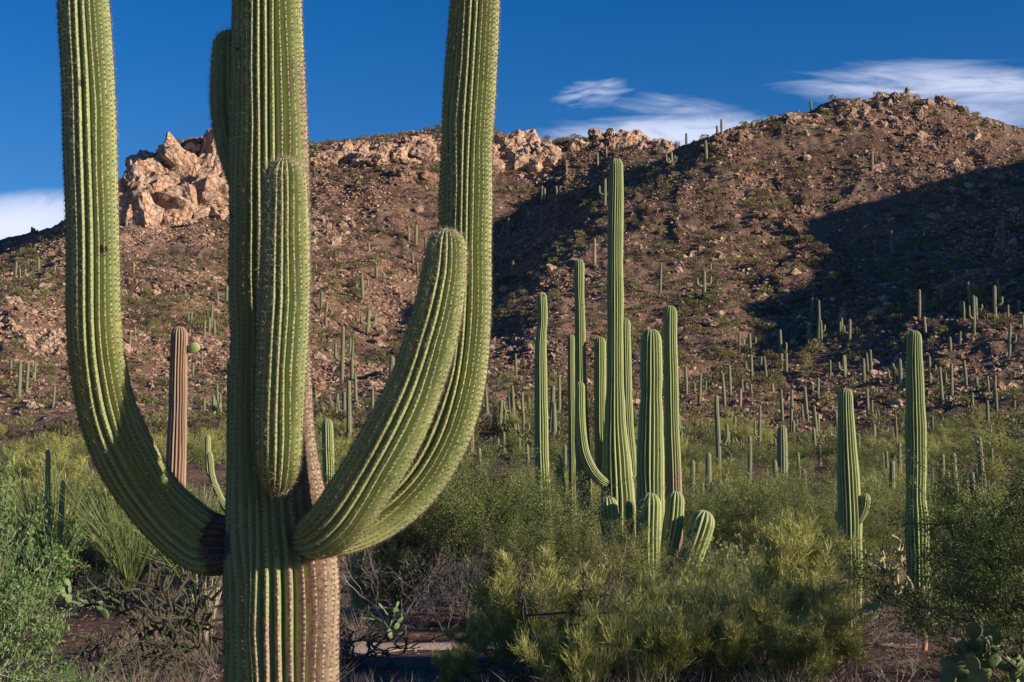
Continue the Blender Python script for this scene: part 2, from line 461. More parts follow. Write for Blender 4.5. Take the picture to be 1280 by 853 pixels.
ORD = ['first','second','third','fourth','fifth','sixth','seventh','eighth','ninth','tenth','eleventh','twelfth','thirteenth','fourteenth','fifteenth',
       'sixteenth','seventeenth','eighteenth','nineteenth','twentieth']
def ordinal(n):
    if n < 20: return ORD[n]
    tens = ['','','twenty','thirty','forty','fifty','sixty','seventy','eighty','ninety']
    t, u = (n+1)//10, (n+1) % 10
    return tens[t].replace('ty','tieth') if u == 0 else tens[t]+'-'+ORD[u-1]
class Labeler:
    """labels given at the end, left to right within each region, so that every one singles out one thing"""
    def __init__(s): s.d = {}
    def add(s, key, px, o, look, where, cat, group): s.d.setdefault(key, []).append((px, o, look, where, cat, group))
    def done(s):
        for k, L in s.d.items():
            L.sort(key=lambda t: t[0])
            for i, (px, o, look, where, cat, group) in enumerate(L):
                lab = f'{look} on the {where}' + (f', {ordinal(i)} from the left' if len(L) > 1 else '')
                if len(lab.replace('-', ' ').split()) > 16: lab = lab.replace(' from the left', ' there')
                tag(o, lab, cat, group)
LAB = Labeler()
for n, i in enumerate(ordr):
    o = link('boulder', boulder_meshes[n % 9], loc=(bx[i], by[i], bz[i]-size[i]*.05))
    o.rotation_euler = (rng.random()*.8, rng.random()*.8, rng.random()*6.28)
    s_ = size[i]; o.scale = (s_*(.8+.4*rng.random()), s_*(.8+.4*rng.random()), s_*(.55+.3*rng.random()))
    px, py = project(bx[i], by[i], bz[i])
    look = ('pale angular boulder', 'rusty brown boulder')[n % 9 % 3 == 0]
    LAB.add(('b', look, region(px, py)), px, o, look, region(px, py), 'boulder', 'boulders scattered on the slopes')

def outcrop(name, label, spots, mat, seed, dz=0.0):
    """craggy mass: big overlapping slabs, one mesh.  spots: (px, py, Y, size in px, (sx,sy,sz), lean)"""
    r = np.random.default_rng(seed); parts = []
    for k, (px, py, Y, sp, st, lean) in enumerate(spots):
        V, F = hull_rock(seed*50+k, 16, st, 3, .18)
        s_ = sp/FPX*Y*.5
        c, s2 = math.cos(lean), math.sin(lean)
        R = np.array([[c, 0, s2], [0, 1, 0], [-s2, 0, c]])
        a = r.random()*.9-.45
        Rz = np.array([[math.cos(a), -math.sin(a), 0], [math.sin(a), math.cos(a), 0], [0, 0, 1]])
        cy = py + s_*0.0
        h_ = None
        for lift in range(0, 60, 4):
            h_ = hit_terrain(px, py+lift, 150, 540, 500)
            if h_ is not None: break
        Yc = h_.y if h_ is not None else Y
        s_ = sp/FPX*Yc*.5
        V = (V @ Rz.T @ R.T)*s_ + np.array(at(px, py, Yc+s_*.1))
        parts.append((V, F))
    c = np.vstack([p[0] for p in parts]); c = np.append(c[:, :2].mean(0), c[:, 2].min())
    o = empty(name, tuple(c), label, 'rock outcrop', 'rock outcrops of the ridges')
    for V, F in parts: link('slab', mesh_np('slab', V-c, F, mat), o)
    return o
def rand_spots(seed, n, x0, x1, y0f, y1f, Y, smin, smax, st=(1, .8, .9), lean=(-.6, .2)):
    """slabs filling the band between two image curves y0f(px) and y1f(px)"""
    r = np.random.default_rng(seed); out = []
    for _ in range(n):
        px = x0+(x1-x0)*r.random(); a, b = y0f(px), y1f(px)
        t = r.random(); s_ = smin+(smax-smin)*r.random()
        out.append((px, a+(b-a)*t + s_*.35*(1-t), Y + (1-t)*9, s_, tuple(np.array(st)*(.8+.4*r.random(3))), lean[0]+(lean[1]-lean[0])*r.random()))
    return out
ip = lambda xs, ys: (lambda p: float(np.interp(p, xs, ys)))
outcrop('rocky_crag', 'tall pale pink crag of cracked slabs on the left skyline',
        rand_spots(1, 40, 150, 292, ip([148,175,215,250,268,292],[232,190,184,167,166,192]), ip([148,200,250,292],[276,284,280,270]), 470, 44, 92, (.8,.8,1.2), (-.8,.1)) +
        rand_spots(31, 80, 150, 292, ip([148,175,215,250,268,292],[226,190,184,167,166,190]), ip([148,200,250,292],[280,290,284,272]), 470, 10, 26, (.9,.8,1.1), (-.9,.3)) +
        [(200,232,463,52,(1,.8,.9),-.3),(240,215,463,50,(.8,.8,1.3),-.5),(262,235,462,46,(.8,.8,1.3),-.6),(180,255,463,44,(1.2,.8,.8),-.3),(225,262,460,44,(1.3,.8,.8),-.4),
         (178,208,474,46,(1,.9,1),-.4),(275,200,468,36,(.7,.8,1.3),-.5)], M['rock_crag'], 1)
outcrop('rock_ledge', 'long broken ledge along the ridge right of the main trunk',
        rand_spots(2, 60, 388, 560, ip([388,405,430,480,520,560],[190,190,175,172,167,162]), ip([388,480,560],[205,205,212]), 492, 18, 44, (1.2,.8,.8)), M['rock_crag'], 2)
outcrop('rock_ledge', 'rounded rocky knob just right of the tall right arm',
        rand_spots(3, 46, 600, 690, ip([600,640,668,690],[165,160,165,184]), ip([600,690],[215,208]), 490, 24, 50), M['rock_crag'], 3)
outcrop('rock_ledge', 'low broken cliff beneath the middle ridge',
        rand_spots(4, 16, 492, 535, ip([492,535],[205,212]), ip([492,535],[232,232]), 458, 16, 34), M['rock_red'], 4)
outcrop('rock_ledge', 'square topped rocky summit left of the clouds above the cluster',
        rand_spots(5, 44, 718, 842, ip([718,738,760,800,842],[182,161,160,164,182]), ip([718,842],[186,190]), 482, 14, 32), M['rock_crag'], 5)
outcrop('rock_ledge', 'dark red ledge where the right ridge meets the saddle',
        rand_spots(6, 24, 884, 940, ip([884,900,940],[186,168,158]), ip([884,940],[190,176]), 402, 9, 20), M['rock_red'], 6)
outcrop('summit_rocks', 'jumbled boulders crowning the right peak',
        rand_spots(7, 70, 985, 1172, ip([985,1050,1100,1130,1172],[140,124,114,114,130]), ip([985,1100,1172],[172,160,160]), 414, 8, 22) +
        [(1134,115,420,11,(.8,.8,1.2),0),(1100,122,420,16,(1,1,1),0),(1160,132,414,20,(1,.9,.9),.2),(1184,128,420,20,(1.2,.9,.9),0),(1200,137,420,18,(1,.9,.8),.3),(1174,126,418,18,(1,.9,1),.3)], M['rock'], 7)
outcrop('rock_pile', 'sunlit heap of pale boulders at the far left edge',
        rand_spots(8, 64, -30, 84, ip([-30,0,20,50,84],[345,358,370,392,415]), ip([-30,84],[445,440]), 243, 8, 26, (1,.9,.8), (-.5,.5)), M['rock'], 8)
outcrop('rock_pile', 'pinkish boulder pile on the spur at mid height',
        rand_spots(9, 22, 945, 1008, ip([945,1008],[262,255]), ip([945,1008],[300,285]), 352, 7, 20), M['rock_red'], 9)
outcrop('rock_pile', 'knot of red boulders high on the sunlit spur',
        rand_spots(10, 16, 925, 985, ip([925,985],[218,222]), ip([925,985],[234,236]), 372, 7, 18), M['rock_red'], 10)
outcrop('rock_pile', 'pale stones tumbled beside the shaded gully top',
        rand_spots(11, 26, 385, 440, ip([385,440],[270,262]), ip([385,440],[318,300]), 405, 8, 24), M['rock'], 11)
outcrop('rock_pile', 'scattered pale blocks below the rocky knob',
        rand_spots(12, 14, 640, 700, ip([640,700],[205,212]), ip([640,700],[226,228]), 440, 6, 16), M['rock'], 12)
outcrop('rock_pile', 'low rubble rib across the spur left of the big shadow',
        rand_spots(13, 26, 845, 905, ip([845,905],[296,280]), ip([845,905],[345,322]), 318, 6, 16), M['rock'], 13)

# ------------------------------------------------------------------ saguaro materials
def m_cactus(name, base, rib, cork=(0.36, 0.255, 0.18, 1), dots=True):
    t = NT(name)
    uv = t.n('ShaderNodeUVMap'); s = t.n('ShaderNodeSeparateXYZ'); t.l(uv.outputs[0], s.inputs[0])
    P = t.obj()
    crest = t.math('SUBTRACT', 1.0, t.math('MULTIPLY', t.math('ABSOLUTE', t.math('SUBTRACT', t.math('FRACT', s.outputs[0]), .5)), 2.0))   # 0 groove .. 1 crest
    n1 = t.noise(P, 2.2, 4, .6); n2 = t.noise(P, 16, 4, .65)
    st = t.n('ShaderNodeMapping'); st.inputs['Scale'].default_value = (30, 30, 2.5); t.l(P, st.inputs['Vector'])
    n3 = t.noise(st.outputs[0], 1.0, 4, .6)
    c = t.mix(t.step(n1, .35, .65), base, (base[0]*1.18, base[1]*1.08, base[2]*.95, 1))
    c = t.mix(t.math('MULTIPLY', t.step(n2, .5, .75), .35), c, (base[0]*.6, base[1]*.65, base[2]*.6, 1))
    c = t.mix(t.math('MULTIPLY', t.step(n3, .55, .7), .25), c, (base[0]*1.5, base[1]*1.35, base[2]*1.6, 1))
    c = t.mix(t.math('MULTIPLY', t.step(crest, .72, .95), .5), c, rib)
    if dots:
        d = t.math('ABSOLUTE', t.math('SUBTRACT', t.math('FRACT', t.math('DIVIDE', s.outputs[1], 0.027)), .5))
        dm = t.math('MULTIPLY', t.step(t.math('SUBTRACT', .5, d), .5, .22), t.step(crest, .70, .92))
        c = t.mix(t.math('MULTIPLY', dm, .7), c, (0.10, 0.06, 0.045, 1))
    att = t.n('ShaderNodeAttribute'); att.attribute_name = 'cork'
    cn = t.math('ADD', t.math('MULTIPLY', att.outputs['Fac'], 1.3), t.math('SUBTRACT', n3, .65))
    cn = t.math('ADD', cn, t.math('MULTIPLY', t.math('SUBTRACT', t.noise(P, 6, 4, .6), .5), 1.3))
    cn = t.math('ADD', cn, t.math('MULTIPLY', t.math('SUBTRACT', crest, .5), .9))
    ck = t.mix(t.step(t.noise(P, 45, 5, .7), .45, .62), cork, (cork[0]*.48, cork[1]*.45, cork[2]*.43, 1))
    if dots:
        cd = t.math('MULTIPLY', t.step(crest, .66, .88), t.step(t.math('ADD', d, t.math('MULTIPLY', n2, .5)), .50, .30))
        ck = t.mix(t.math('MULTIPLY', cd, .8), ck, (0.05, 0.032, 0.027, 1))
    c = t.mix(t.step(cn, .30, .52), c, ck)
    at2 = t.n('ShaderNodeAttribute'); at2.attribute_name = 'bark'
    bn = t.math('ADD', at2.outputs['Fac'], t.math('SUBTRACT', t.noise(P, 9, 5, .7), .6))
    c = t.mix(t.step(bn, .28, .5), c, (0.085, 0.062, 0.055, 1))
    # scars
    v = t.n('ShaderNodeTexVoronoi'); v.inputs['Scale'].default_value = 3.4; t.l(P, v.inputs['Vector'])
    sc = t.n('ShaderNodeSeparateColor'); t.l(v.outputs['Color'], sc.inputs[0])
    rad = t.math('ADD', t.math('MULTIPLY', sc.outputs[1], .07), t.math('MULTIPLY', n2, .06))
    scar = t.math('MULTIPLY', t.step(t.math('SUBTRACT', rad, v.outputs['Distance']), 0, .02), t.math('GREATER_THAN', sc.outputs[0], .5))
    c = t.mix(scar, c, (0.07, 0.05, 0.035, 1))
    if name == 'saguaro_skin_hillside':
        oi = t.n('ShaderNodeObjectInfo'); c = t.mix(t.math('MULTIPLY', t.step(oi.outputs['Random'], .45, 1.0), .6), c, (0.20, 0.155, 0.085, 1))
    wo = t.n('ShaderNodeAttribute'); wo.attribute_name = 'wool'
    c = t.mix(t.math('MULTIPLY', wo.outputs['Fac'], .5), c, (0.52, 0.44, 0.34, 1))
    h = t.math('ADD', t.math('MULTIPLY', n2, .5), t.math('MULTIPLY', n3, .5))
    t.principled(c, .55, t.bump(h, .5, .012), .35); return t.m
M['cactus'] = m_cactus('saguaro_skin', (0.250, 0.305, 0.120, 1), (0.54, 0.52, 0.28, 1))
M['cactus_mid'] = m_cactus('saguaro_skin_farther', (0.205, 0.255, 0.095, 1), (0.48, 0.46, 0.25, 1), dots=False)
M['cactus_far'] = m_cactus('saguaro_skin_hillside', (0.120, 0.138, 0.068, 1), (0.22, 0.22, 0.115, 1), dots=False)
M['cactus_brown'] = m_cactus('dying_saguaro_skin', (0.24, 0.155, 0.105, 1), (0.36, 0.25, 0.17, 1), dots=False)
def flat_mat(name, col, rough=.8, var=.3, scale=20):
    t = NT(name); P = t.obj()
    c = t.mix(t.noise(P, scale, 4, .6), tuple(x*(1-var) for x in col[:3])+(1,), tuple(min(1, x*(1+var)) for x in col[:3])+(1,))
    t.principled(c, rough, None, .2); return t.m
M['spine_pale'] = flat_mat('pale_spines', (0.44, 0.36, 0.26), .6)
M['spine_dark'] = flat_mat('weathered_spines', (0.16, 0.11, 0.085), .7)
M['areole'] = flat_mat('areole_felt', (0.075, 0.045, 0.032), .95)

# ------------------------------------------------------------------ saguaro stems
def catmull(P, step):
    P = np.asarray(P, float)
    Q = np.vstack([2*P[0]-P[1], P, 2*P[-1]-P[-2]])
    out = []
    for i in range(1, len(Q)-2):
        p0, p1, p2, p3 = Q[i-1], Q[i], Q[i+1], Q[i+2]
        L = np.linalg.norm(p2[:3]-p1[:3]); n = max(2, int(L/step*1.5))
        for t in np.linspace(0, 1, n, endpoint=False):
            out.append(.5*((2*p1)+(-p0+p2)*t+(2*p0-5*p1+4*p2-p3)*t*t+(-p0+3*p1-3*p2+p3)*t**3))
    out.append(P[-1]); out = np.array(out)
    s = np.concatenate([[0], np.cumsum(np.linalg.norm(np.diff(out[:, :3], axis=0), axis=1))])
    m = max(4, int(s[-1]/step)); ss = np.linspace(0, s[-1], m)
    return np.stack([np.interp(ss, s, out[:, k]) for k in range(4)], -1), ss
def stem(pts, nribs, step, depth=.15, births=0, seed=0, neck=None, tip=True, samples=8, wob=.10, lump=.03, spacing=.027, areoles=False, sharp=.8):
    r = np.random.default_rng(seed)
    C, S = catmull(pts, step); L = S[-1]; R = C[:, 3].copy()
    if tip:
        h = R[-1]*1.25; t = np.clip((S-(L-h))/h, 0, 1); R = R*np.sqrt(np.clip(1-t**2.3, 0.0004, 1))
        extra = np.linspace(L-h*.25, L, 8)   # more rings near the very top
        S2 = np.sort(np.concatenate([S[:-1], extra]))
        C = np.stack([np.interp(S2, S, C[:, k]) for k in range(4)], -1)
        Rb = C[:, 3]; t = np.clip((S2-(L-h))/h, 0, 1); R = Rb*np.sqrt(np.clip(1-t**2.3, 0.0004, 1)); S = S2
    if neck: R = R*(neck[0]+(1-neck[0])*np.sqrt(np.clip(S/neck[1], 0, 1)))
    m = len(S)
    R = R*(1+lump*(np.interp(S, np.arange(0, L+.6, .3), r.normal(size=len(np.arange(0, L+.6, .3))))))
    T = np.gradient(C[:, :3], axis=0); T /= np.linalg.norm(T, axis=1)[:, None]+1e-9
    N = np.zeros((m, 3)); a = np.array([0, -1.0, 0.05])
    for i in range(m):
        a = a-T[i]*np.dot(a, T[i]); a /= np.linalg.norm(a); N[i] = a
    B = np.cross(T, N)
    # rib widths along the stem
    K = nribs+births
    xs = np.arange(0, L+1.0, .35)
    W = np.stack([np.interp(S, xs, 1+.12*r.normal()*(wob > .12)+wob*r.normal(size=len(xs))) for _ in range(K)], 0)
    for b in range(births):
        k = int((b+.5)*K/births+r.integers(-1, 2)) % K; s0 = L*(.02+.6*r.random())
        W[k] *= np.clip((S-s0)/.3, 0, 1)**.8 + 1e-3
    edge = np.vstack([np.zeros((1, m)), np.cumsum(W, 0)]); tot_ = edge[-1]
    a0 = edge/tot_*2*math.pi
    f = (np.arange(samples)/samples)
    prof = (.55*np.sin(math.pi*f)+.45*(1-np.abs(2*f-1)))**sharp
    wn = np.clip(W/1.0, 0, 1.15)
    th = a0[:-1, None, :]+(a0[1:]-a0[:-1])[:, None, :]*f[None, :, None]          # K, samples, m
    rad = R[None, None, :]*(1-depth*wn[:, None, :]*(1-prof[None, :, None]))
    flatt = 1.0
    th = th.reshape(K*samples, m).T; rad = rad.reshape(K*samples, m).T
    V = C[:, None, :3]+rad[..., None]*(np.cos(th)[..., None]*N[:, None]+np.sin(th)[..., None]*B[:, None])*flatt
    nc = K*samples
    i = np.arange(m-1)[:, None]; j = np.arange(nc)[None, :]; j2 = (j+1) % nc
    F = np.stack([i*nc+j, i*nc+j2, (i+1)*nc+j2, (i+1)*nc+j], -1).reshape(-1, 4)
    u = (np.arange(K)[:, None]+f[None, :]).reshape(-1)
    U = np.stack([np.broadcast_to(u[None], (m, nc)), np.broadcast_to(S[:, None], (m, nc))], -1)
    wool = np.clip((S-(L-R.max()*.35))/(R.max()*.35), 0, 1) if tip else np.zeros(m)
    out = dict(V=V.reshape(-1, 3), F=F, U=U.reshape(-1, 2), wool=np.repeat(wool, nc), s=np.repeat(S, nc), L=L, ang=th.reshape(-1), uF=None)
    # per-corner uv so that the last rib does not wrap
    ju = np.stack([u[j.ravel()], u[j.ravel()]+1.0/samples], -1)
    out['ju'] = ju; out['S'] = S; out['nc'] = nc; out['m'] = m
    if areoles:
        A = []
        for k in range(K):
            s = r.random()*spacing
            ss = np.arange(s, L, spacing); ss = ss + r.normal(size=len(ss))*spacing*.16
            w = np.interp(ss, S, W[k]); ss = ss[(w > .45) & (r.random(len(ss)) > .05)]
            tc_ = np.interp(ss, S, (a0[k]+a0[k+1])/2); rr = np.interp(ss, S, R)
            c = np.stack([np.interp(ss, S, C[:, q]) for q in range(3)], -1)
            n = np.stack([np.interp(ss, S, N[:, q]) for q in range(3)], -1); b = np.stack([np.interp(ss, S, B[:, q]) for q in range(3)], -1)
            t = np.stack([np.interp(ss, S, T[:, q]) for q in range(3)], -1)
            o = np.cos(tc_)[:, None]*n+np.sin(tc_)[:, None]*b
            dR = np.interp(ss, S, np.gradient(R, S+np.arange(m)*1e-9))
            on = o - t*np.clip(dR, -3, 3)[:, None]; on /= np.linalg.norm(on, axis=1)[:, None]
            A.append(np.concatenate([c+o*rr[:, None]*.995, on, t, ss[:, None]], 1))
        out['A'] = np.vstack(A)
    return out
def stem_mesh(name, d, mat, cork=None, bark=None, origin=None):
    V = d['V']-(np.array(origin) if origin is not None else 0)
    me = mesh_np(name, V, d['F'], mat, True)
    uv = me.uv_layers.new(name='UVMap')
    m, nc = d['m'], d['nc']; ju = d['ju']; S = d['S']
    uu = np.empty((m-1, nc, 4, 2), np.float32)
    uu[..., 0, 0] = ju[:, 0]; uu[..., 1, 0] = ju[:, 1]; uu[..., 2, 0] = ju[:, 1]; uu[..., 3, 0] = ju[:, 0]
    uu[..., 0, 1] = S[:-1, None]; uu[..., 1, 1] = S[:-1, None]; uu[..., 2, 1] = S[1:, None]; uu[..., 3, 1] = S[1:, None]
    uv.data.foreach_set('uv', uu.ravel())
    for nm, val in (('wool', d['wool']), ('cork', cork), ('bark', bark)):
        if val is None: continue
        a = me.attributes.new(nm, 'FLOAT', 'POINT'); a.data.foreach_set('value', np.ascontiguousarray(val, dtype=np.float32))
    return me
def spine_mesh(name, A, origin, seed, young=None, length=.022, per=9, width=.0017):
    """fans of spines and a felt pad on every areole"""
    r = np.random.default_rng(seed); n = len(A)
    c, o, t = A[:, :3]-np.array(origin), A[:, 3:6], A[:, 6:9]
    b = np.cross(o, t); b /= np.linalg.norm(b, axis=1)[:, None]
    Vs, Fs, Ms = [], [], []; off = 0
    yg = np.zeros(n) if young is None else young
    for k in range(per):
        phi = 2*math.pi*(k+r.random(n)*.7)/per; lift = .25+.6*r.random(n)
        if k == 0: lift = 1.6+r.random(n)
        d = np.cos(phi)[:, None]*t+np.sin(phi)[:, None]*b+o*lift[:, None]
        d /= np.linalg.norm(d, axis=1)[:, None]
        L = length*(.55+.8*r.random(n))*(1+.35*yg)
        side = np.cross(d, r.normal(size=(n, 3))); side /= np.linalg.norm(side, axis=1)[:, None]
        p0 = c+side*width*.5; p1 = c-side*width*.5; p2 = c+d*L[:, None]
        Vs.append(np.stack([p0, p1, p2], 1).reshape(-1, 3)); Fs.append(np.arange(3*n).reshape(n, 3)+off); off += 3*n
        Ms.append((r.random(n) > .18+.70*yg).astype(np.int32))
    q = .0042
    base = np.stack([c+t*q*1.25, c+b*q, c-t*q*1.25, c-b*q, c+o*q*.9], 1); Vs.append(base.reshape(-1, 3))
    idx = np.arange(n)[:, None]*5+off
    tri = np.array([[0, 1, 4], [1, 2, 4], [2, 3, 4], [3, 0, 4]])
    Fs.append((idx[:, :, None]+tri[None]).reshape(-1, 3)); Ms.append(np.full(4*n, 2, np.int32))
    me = mesh_np(name, np.vstack(Vs), np.vstack(Fs), M['spine_pale'])
    me.materials.append(M['spine_dark']); me.materials.append(M['areole'])
    me.polygons.foreach_set('material_index', np.concatenate(Ms)); return me
def pix_path(P):
    """(px, py, Y, width in px) -> (x, y, z, radius)"""
    return [tuple(at(a, b, Y))+(w*.5/FPX*Y*1.02,) for a, b, Y, w in P]

# ------------------------------------------------------------------ the great saguaro
O = (at(352, 998, 8).x, 8.0, gz(at(352, 998, 8).x, 8.0))
G = empty('saguaro', O, 'huge five-armed saguaro filling the left half with its arms curving up past the frame', 'saguaro cactus')
def big_part(name, P, nribs, seed, births=0, neck=None, cork=None, bark=None, young=None, depth=.15, label=None, spacing=.027, length=.022, tip=True, step=.013, lump=.02):
    d = stem(pix_path(P), nribs, step, depth, births, seed, neck, tip, 10, .14, lump, spacing, True, .95)
    x, y, z = d['V'].T
    me = stem_mesh(name, d, M['cactus'], cork(x, y, z, d['s']) if cork else np.zeros(len(x)), bark(x, y, z, d['s']) if bark else np.zeros(len(x)), O)
    o = link(name, me, G)
    if label: o['label'] = label
    A = d['A']; yv = young(A[:, 9], d['L']) if young else np.zeros(len(A))
    sp = link('spines', spine_mesh('spines', A, O, seed, yv, length), o, kind='stuff')
    return o
tr_x = lambda z: np.interp(z, [0, 1.5, 2.5, 6], [at(352, 950, 8).x, at(350, 700, 8).x, at(337, 500, 8).x, at(334, 0, 8).x])
def cork_trunk(x, y, z, s):
    dx = (x-tr_x(z))/.3
    side = np.clip(dx*1.25-.05, 0, 1)*np.clip((3.4-z)/1.6, 0.0, 1)*.60 + np.clip(dx-.1, 0, 1)*.50*(z < 4.2)
    low = np.clip((1.55-z)/.7, 0, 1)*(.35+.30*dx)
    return np.clip(np.maximum(side, low), 0, 1)
def bark_trunk(x, y, z, s):
    q = at(285, 680, 7.9); d = np.sqrt((x-q.x)**2+(y-q.y)**2+(z-q.z)**2)
    return np.clip(1-d/.20, 0, 1)*.8
big_part('trunk', [(354, 1030, 8, 134), (352, 960, 8, 132), (352, 853, 8, 137), (352, 740, 8, 140), (350, 690, 8, 137), (346, 640, 8, 124), (341, 570, 8, 108), (338, 500, 8, 101), (337, 400, 8, 98),
                   (337, 300, 8, 98), (336, 185, 8, 98), (335, 100, 8, 94), (334, 0, 8, 86), (334, -150, 8, 84), (334, -330, 8, 80), (334, -520, 8, 74)],
         26, 11, 6, None, cork_trunk, bark_trunk, lambda s, L: np.clip((s-L+1.2)/1.2, 0, 1), depth=.22)
def base_bark(l, strong=.9, up=0.0):
    return lambda x, y, z, s: np.clip(1-s/l, 0, 1)*strong
yt = lambda s, L: np.clip(.25+.75*(s-L+.9)/.9, .15, 1)
def bark_left(x, y, z, s):
    return np.clip(1-s/.34, 0, 1)*.9 + np.clip(1-s/.9, 0, 1)*.42*(z > at(250, 665, 8.1).z)
big_part('arm', [(300, 683, 8.02, 62), (283, 681, 8.04, 70), (262, 681, 8.08, 74), (238, 668, 8.07, 74), (206, 640, 8.02, 75), (176, 602, 7.94, 74), (150, 555, 7.84, 73), (133, 510, 7.74, 71), (122, 455, 7.62, 69), (117, 400, 7.53, 67),
                 (116, 300, 7.46, 65), (113, 200, 7.44, 65), (110, 100, 7.45, 64), (104, 0, 7.47, 64), (100, -110, 7.5, 62), (98, -230, 7.5, 58)],
         22, 21, 2, (.72, .09), None, bark_left, lambda s, L: np.clip((s-L+1.2)/1.2, .1, 1), depth=.22, label='left arm curving down from the trunk then up past the frame')
big_part('arm', [(372, 668, 8.05, 54), (395, 668, 8.06, 62), (430, 656, 8.08, 73), (474, 634, 8.1, 76), (515, 597, 8.1, 78), (546, 548, 8.08, 77), (566, 490, 8.06, 74), (575, 440, 8.05, 71), (579, 370, 8.03, 69), (581, 300, 8.02, 66),
                 (583, 200, 8.0, 65), (588, 100, 8.0, 64), (594, 0, 8.0, 63), (599, -110, 8.0, 61), (602, -230, 8.0, 57)],
         23, 31, 3, (.7, .08), None, base_bark(.3, .7), lambda s, L: np.clip((s-L+1.2)/1.2, .12, 1), depth=.24, label='tall right arm sweeping up past the frame')
big_part('arm', [(378, 670, 7.80, 44), (392, 671, 7.72, 56), (410, 662, 7.64, 65), (434, 636, 7.58, 71), (462, 594, 7.54, 73), (488, 549, 7.50, 73), (512, 500, 7.47, 70), (531, 450, 7.45, 66), (545, 400, 7.43, 61), (554, 350, 7.42, 56), (558, 315, 7.42, 52), (559, 286, 7.42, 50)],
         21, 41, 1, (.7, .08), None, base_bark(.22, .6), yt, spacing=.024, length=.022, label='shorter right arm with a spiny rounded tip below the tall one', depth=.24)
big_part('arm', [(347, 612, 7.62, 26), (347, 600, 7.55, 44), (348, 570, 7.46, 56), (349, 520, 7.42, 60), (352, 450, 7.40, 62), (355, 370, 7.4, 64), (357, 290, 7.41, 61), (357, 240, 7.42, 56), (356, 198, 7.42, 52)],
         21, 51, 1, (.35, .10), None, None, yt, spacing=.024, length=.027, label='stubby spiny arm standing in front of the trunk', depth=.24)
big_part('arm', [(310, 240, 8.12, 34), (298, 205, 8.2, 42), (290, 160, 8.26, 48), (288, 110, 8.28, 50), (288, 75, 8.28, 47), (288, 38, 8.28, 44)],
         19, 61, 0, (.5, .1), None, None, yt, spacing=.024, length=.027, label='short arm peeking out behind the trunk on its left')

# ------------------------------------------------------------------ saguaros standing in the brush
def mid_saguaro(label, trunk, arms=(), nribs=16, mat='cactus_mid', seed=0, cork_to=0.0, group=None, basepx=None):
    """trunk and arms as (px, py, width px[, Y]) paths; the foot is carried down into the ground"""
    def P3(p, Y): return [(a[0], a[1], a[3] if len(a) > 3 else Y, a[2]) for a in p]
    pts, Y = trunk
    P = pix_path(P3(pts, Y)); x0, y0 = P[0][0], P[0][1]
    g = gz(x0, y0); P = [(x0, y0, g-.1, P[0][3])]+[p for p in P if p[2] > g+.15]
    org = (x0, y0, g)
    root = empty('saguaro', org, label, 'saguaro cactus', group)
    d = stem(P, nribs, .06, .27, 2, seed, None, True, 8, .10, .03)
    z = d['V'][:, 2]-g
    ck = np.clip((cork_to-z)/max(cork_to, .1)*1.6, 0, .62) if cork_to else np.zeros(len(z))
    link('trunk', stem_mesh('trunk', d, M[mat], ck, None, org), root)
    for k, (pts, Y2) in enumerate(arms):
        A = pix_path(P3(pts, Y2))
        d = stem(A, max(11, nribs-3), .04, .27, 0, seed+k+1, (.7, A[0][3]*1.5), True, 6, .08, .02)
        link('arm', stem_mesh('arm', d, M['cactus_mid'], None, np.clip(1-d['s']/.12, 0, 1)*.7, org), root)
    return root
mid_saguaro('tallest saguaro of the middle cluster, slim arms rising from low on its sides',
    ([(772, 765, 44), (773, 700, 42), (773, 640, 41), (771, 590, 37), (769, 540, 29), (769, 480, 22), (769, 400, 20.5), (769, 300, 20), (770, 230, 19), (770, 198, 18)], 23.5),
    [([(760, 606, 12), (750, 600, 13), (740, 588, 13), (731, 568, 13), (727, 545, 13), (725, 515, 13), (725, 477, 12)], 23.2),
     ([(783, 596, 9), (790, 592, 12), (789, 570, 12), (786, 540, 13), (784, 500, 13), (783, 450, 12.5), (782, 398, 12)], 23.9),
     ([(758, 592, 11), (752, 583, 14), (751, 560, 15), (750, 520, 15), (750, 470, 15), (750, 421, 15)], 23.9)], 18, seed=101, cork_to=1.2)
mid_saguaro('slim cluster saguaro with a tan scarred lower trunk, second from the left',
    ([(733, 745, 19), (732, 690, 18), (730, 620, 19), (728, 560, 18), (726, 480, 15), (725, 400, 13), (724, 360, 12.5), (724, 324, 13)], 24), (), 15, seed=102, cork_to=3.0)
mid_saguaro('thin dark cluster saguaro with one bent low arm on its left',
    ([(717, 740, 10), (717, 690, 10), (716, 620, 10), (715, 540, 9.5), (714, 470, 9), (714, 418, 8.5)], 24.6),
    [([(714, 632, 6), (708, 628, 9), (703, 617, 10.5), (700, 600, 12), (697, 585, 13), (696, 568, 12.5)], 24.2),
     ([(712, 640, 5), (700, 642, 7), (690, 638, 8), (683, 630, 7.5)], 24.2)], 13, seed=103)
mid_saguaro('leftmost slim saguaro of the cluster leaning slightly left at the top',
    ([(684, 740, 19), (682, 690, 19), (679, 630, 19), (677, 560, 17.5), (676, 480, 16), (676, 430, 14), (678, 400, 12.5), (677, 365, 12.5)], 23), (), 15, seed=104, cork_to=1.0)
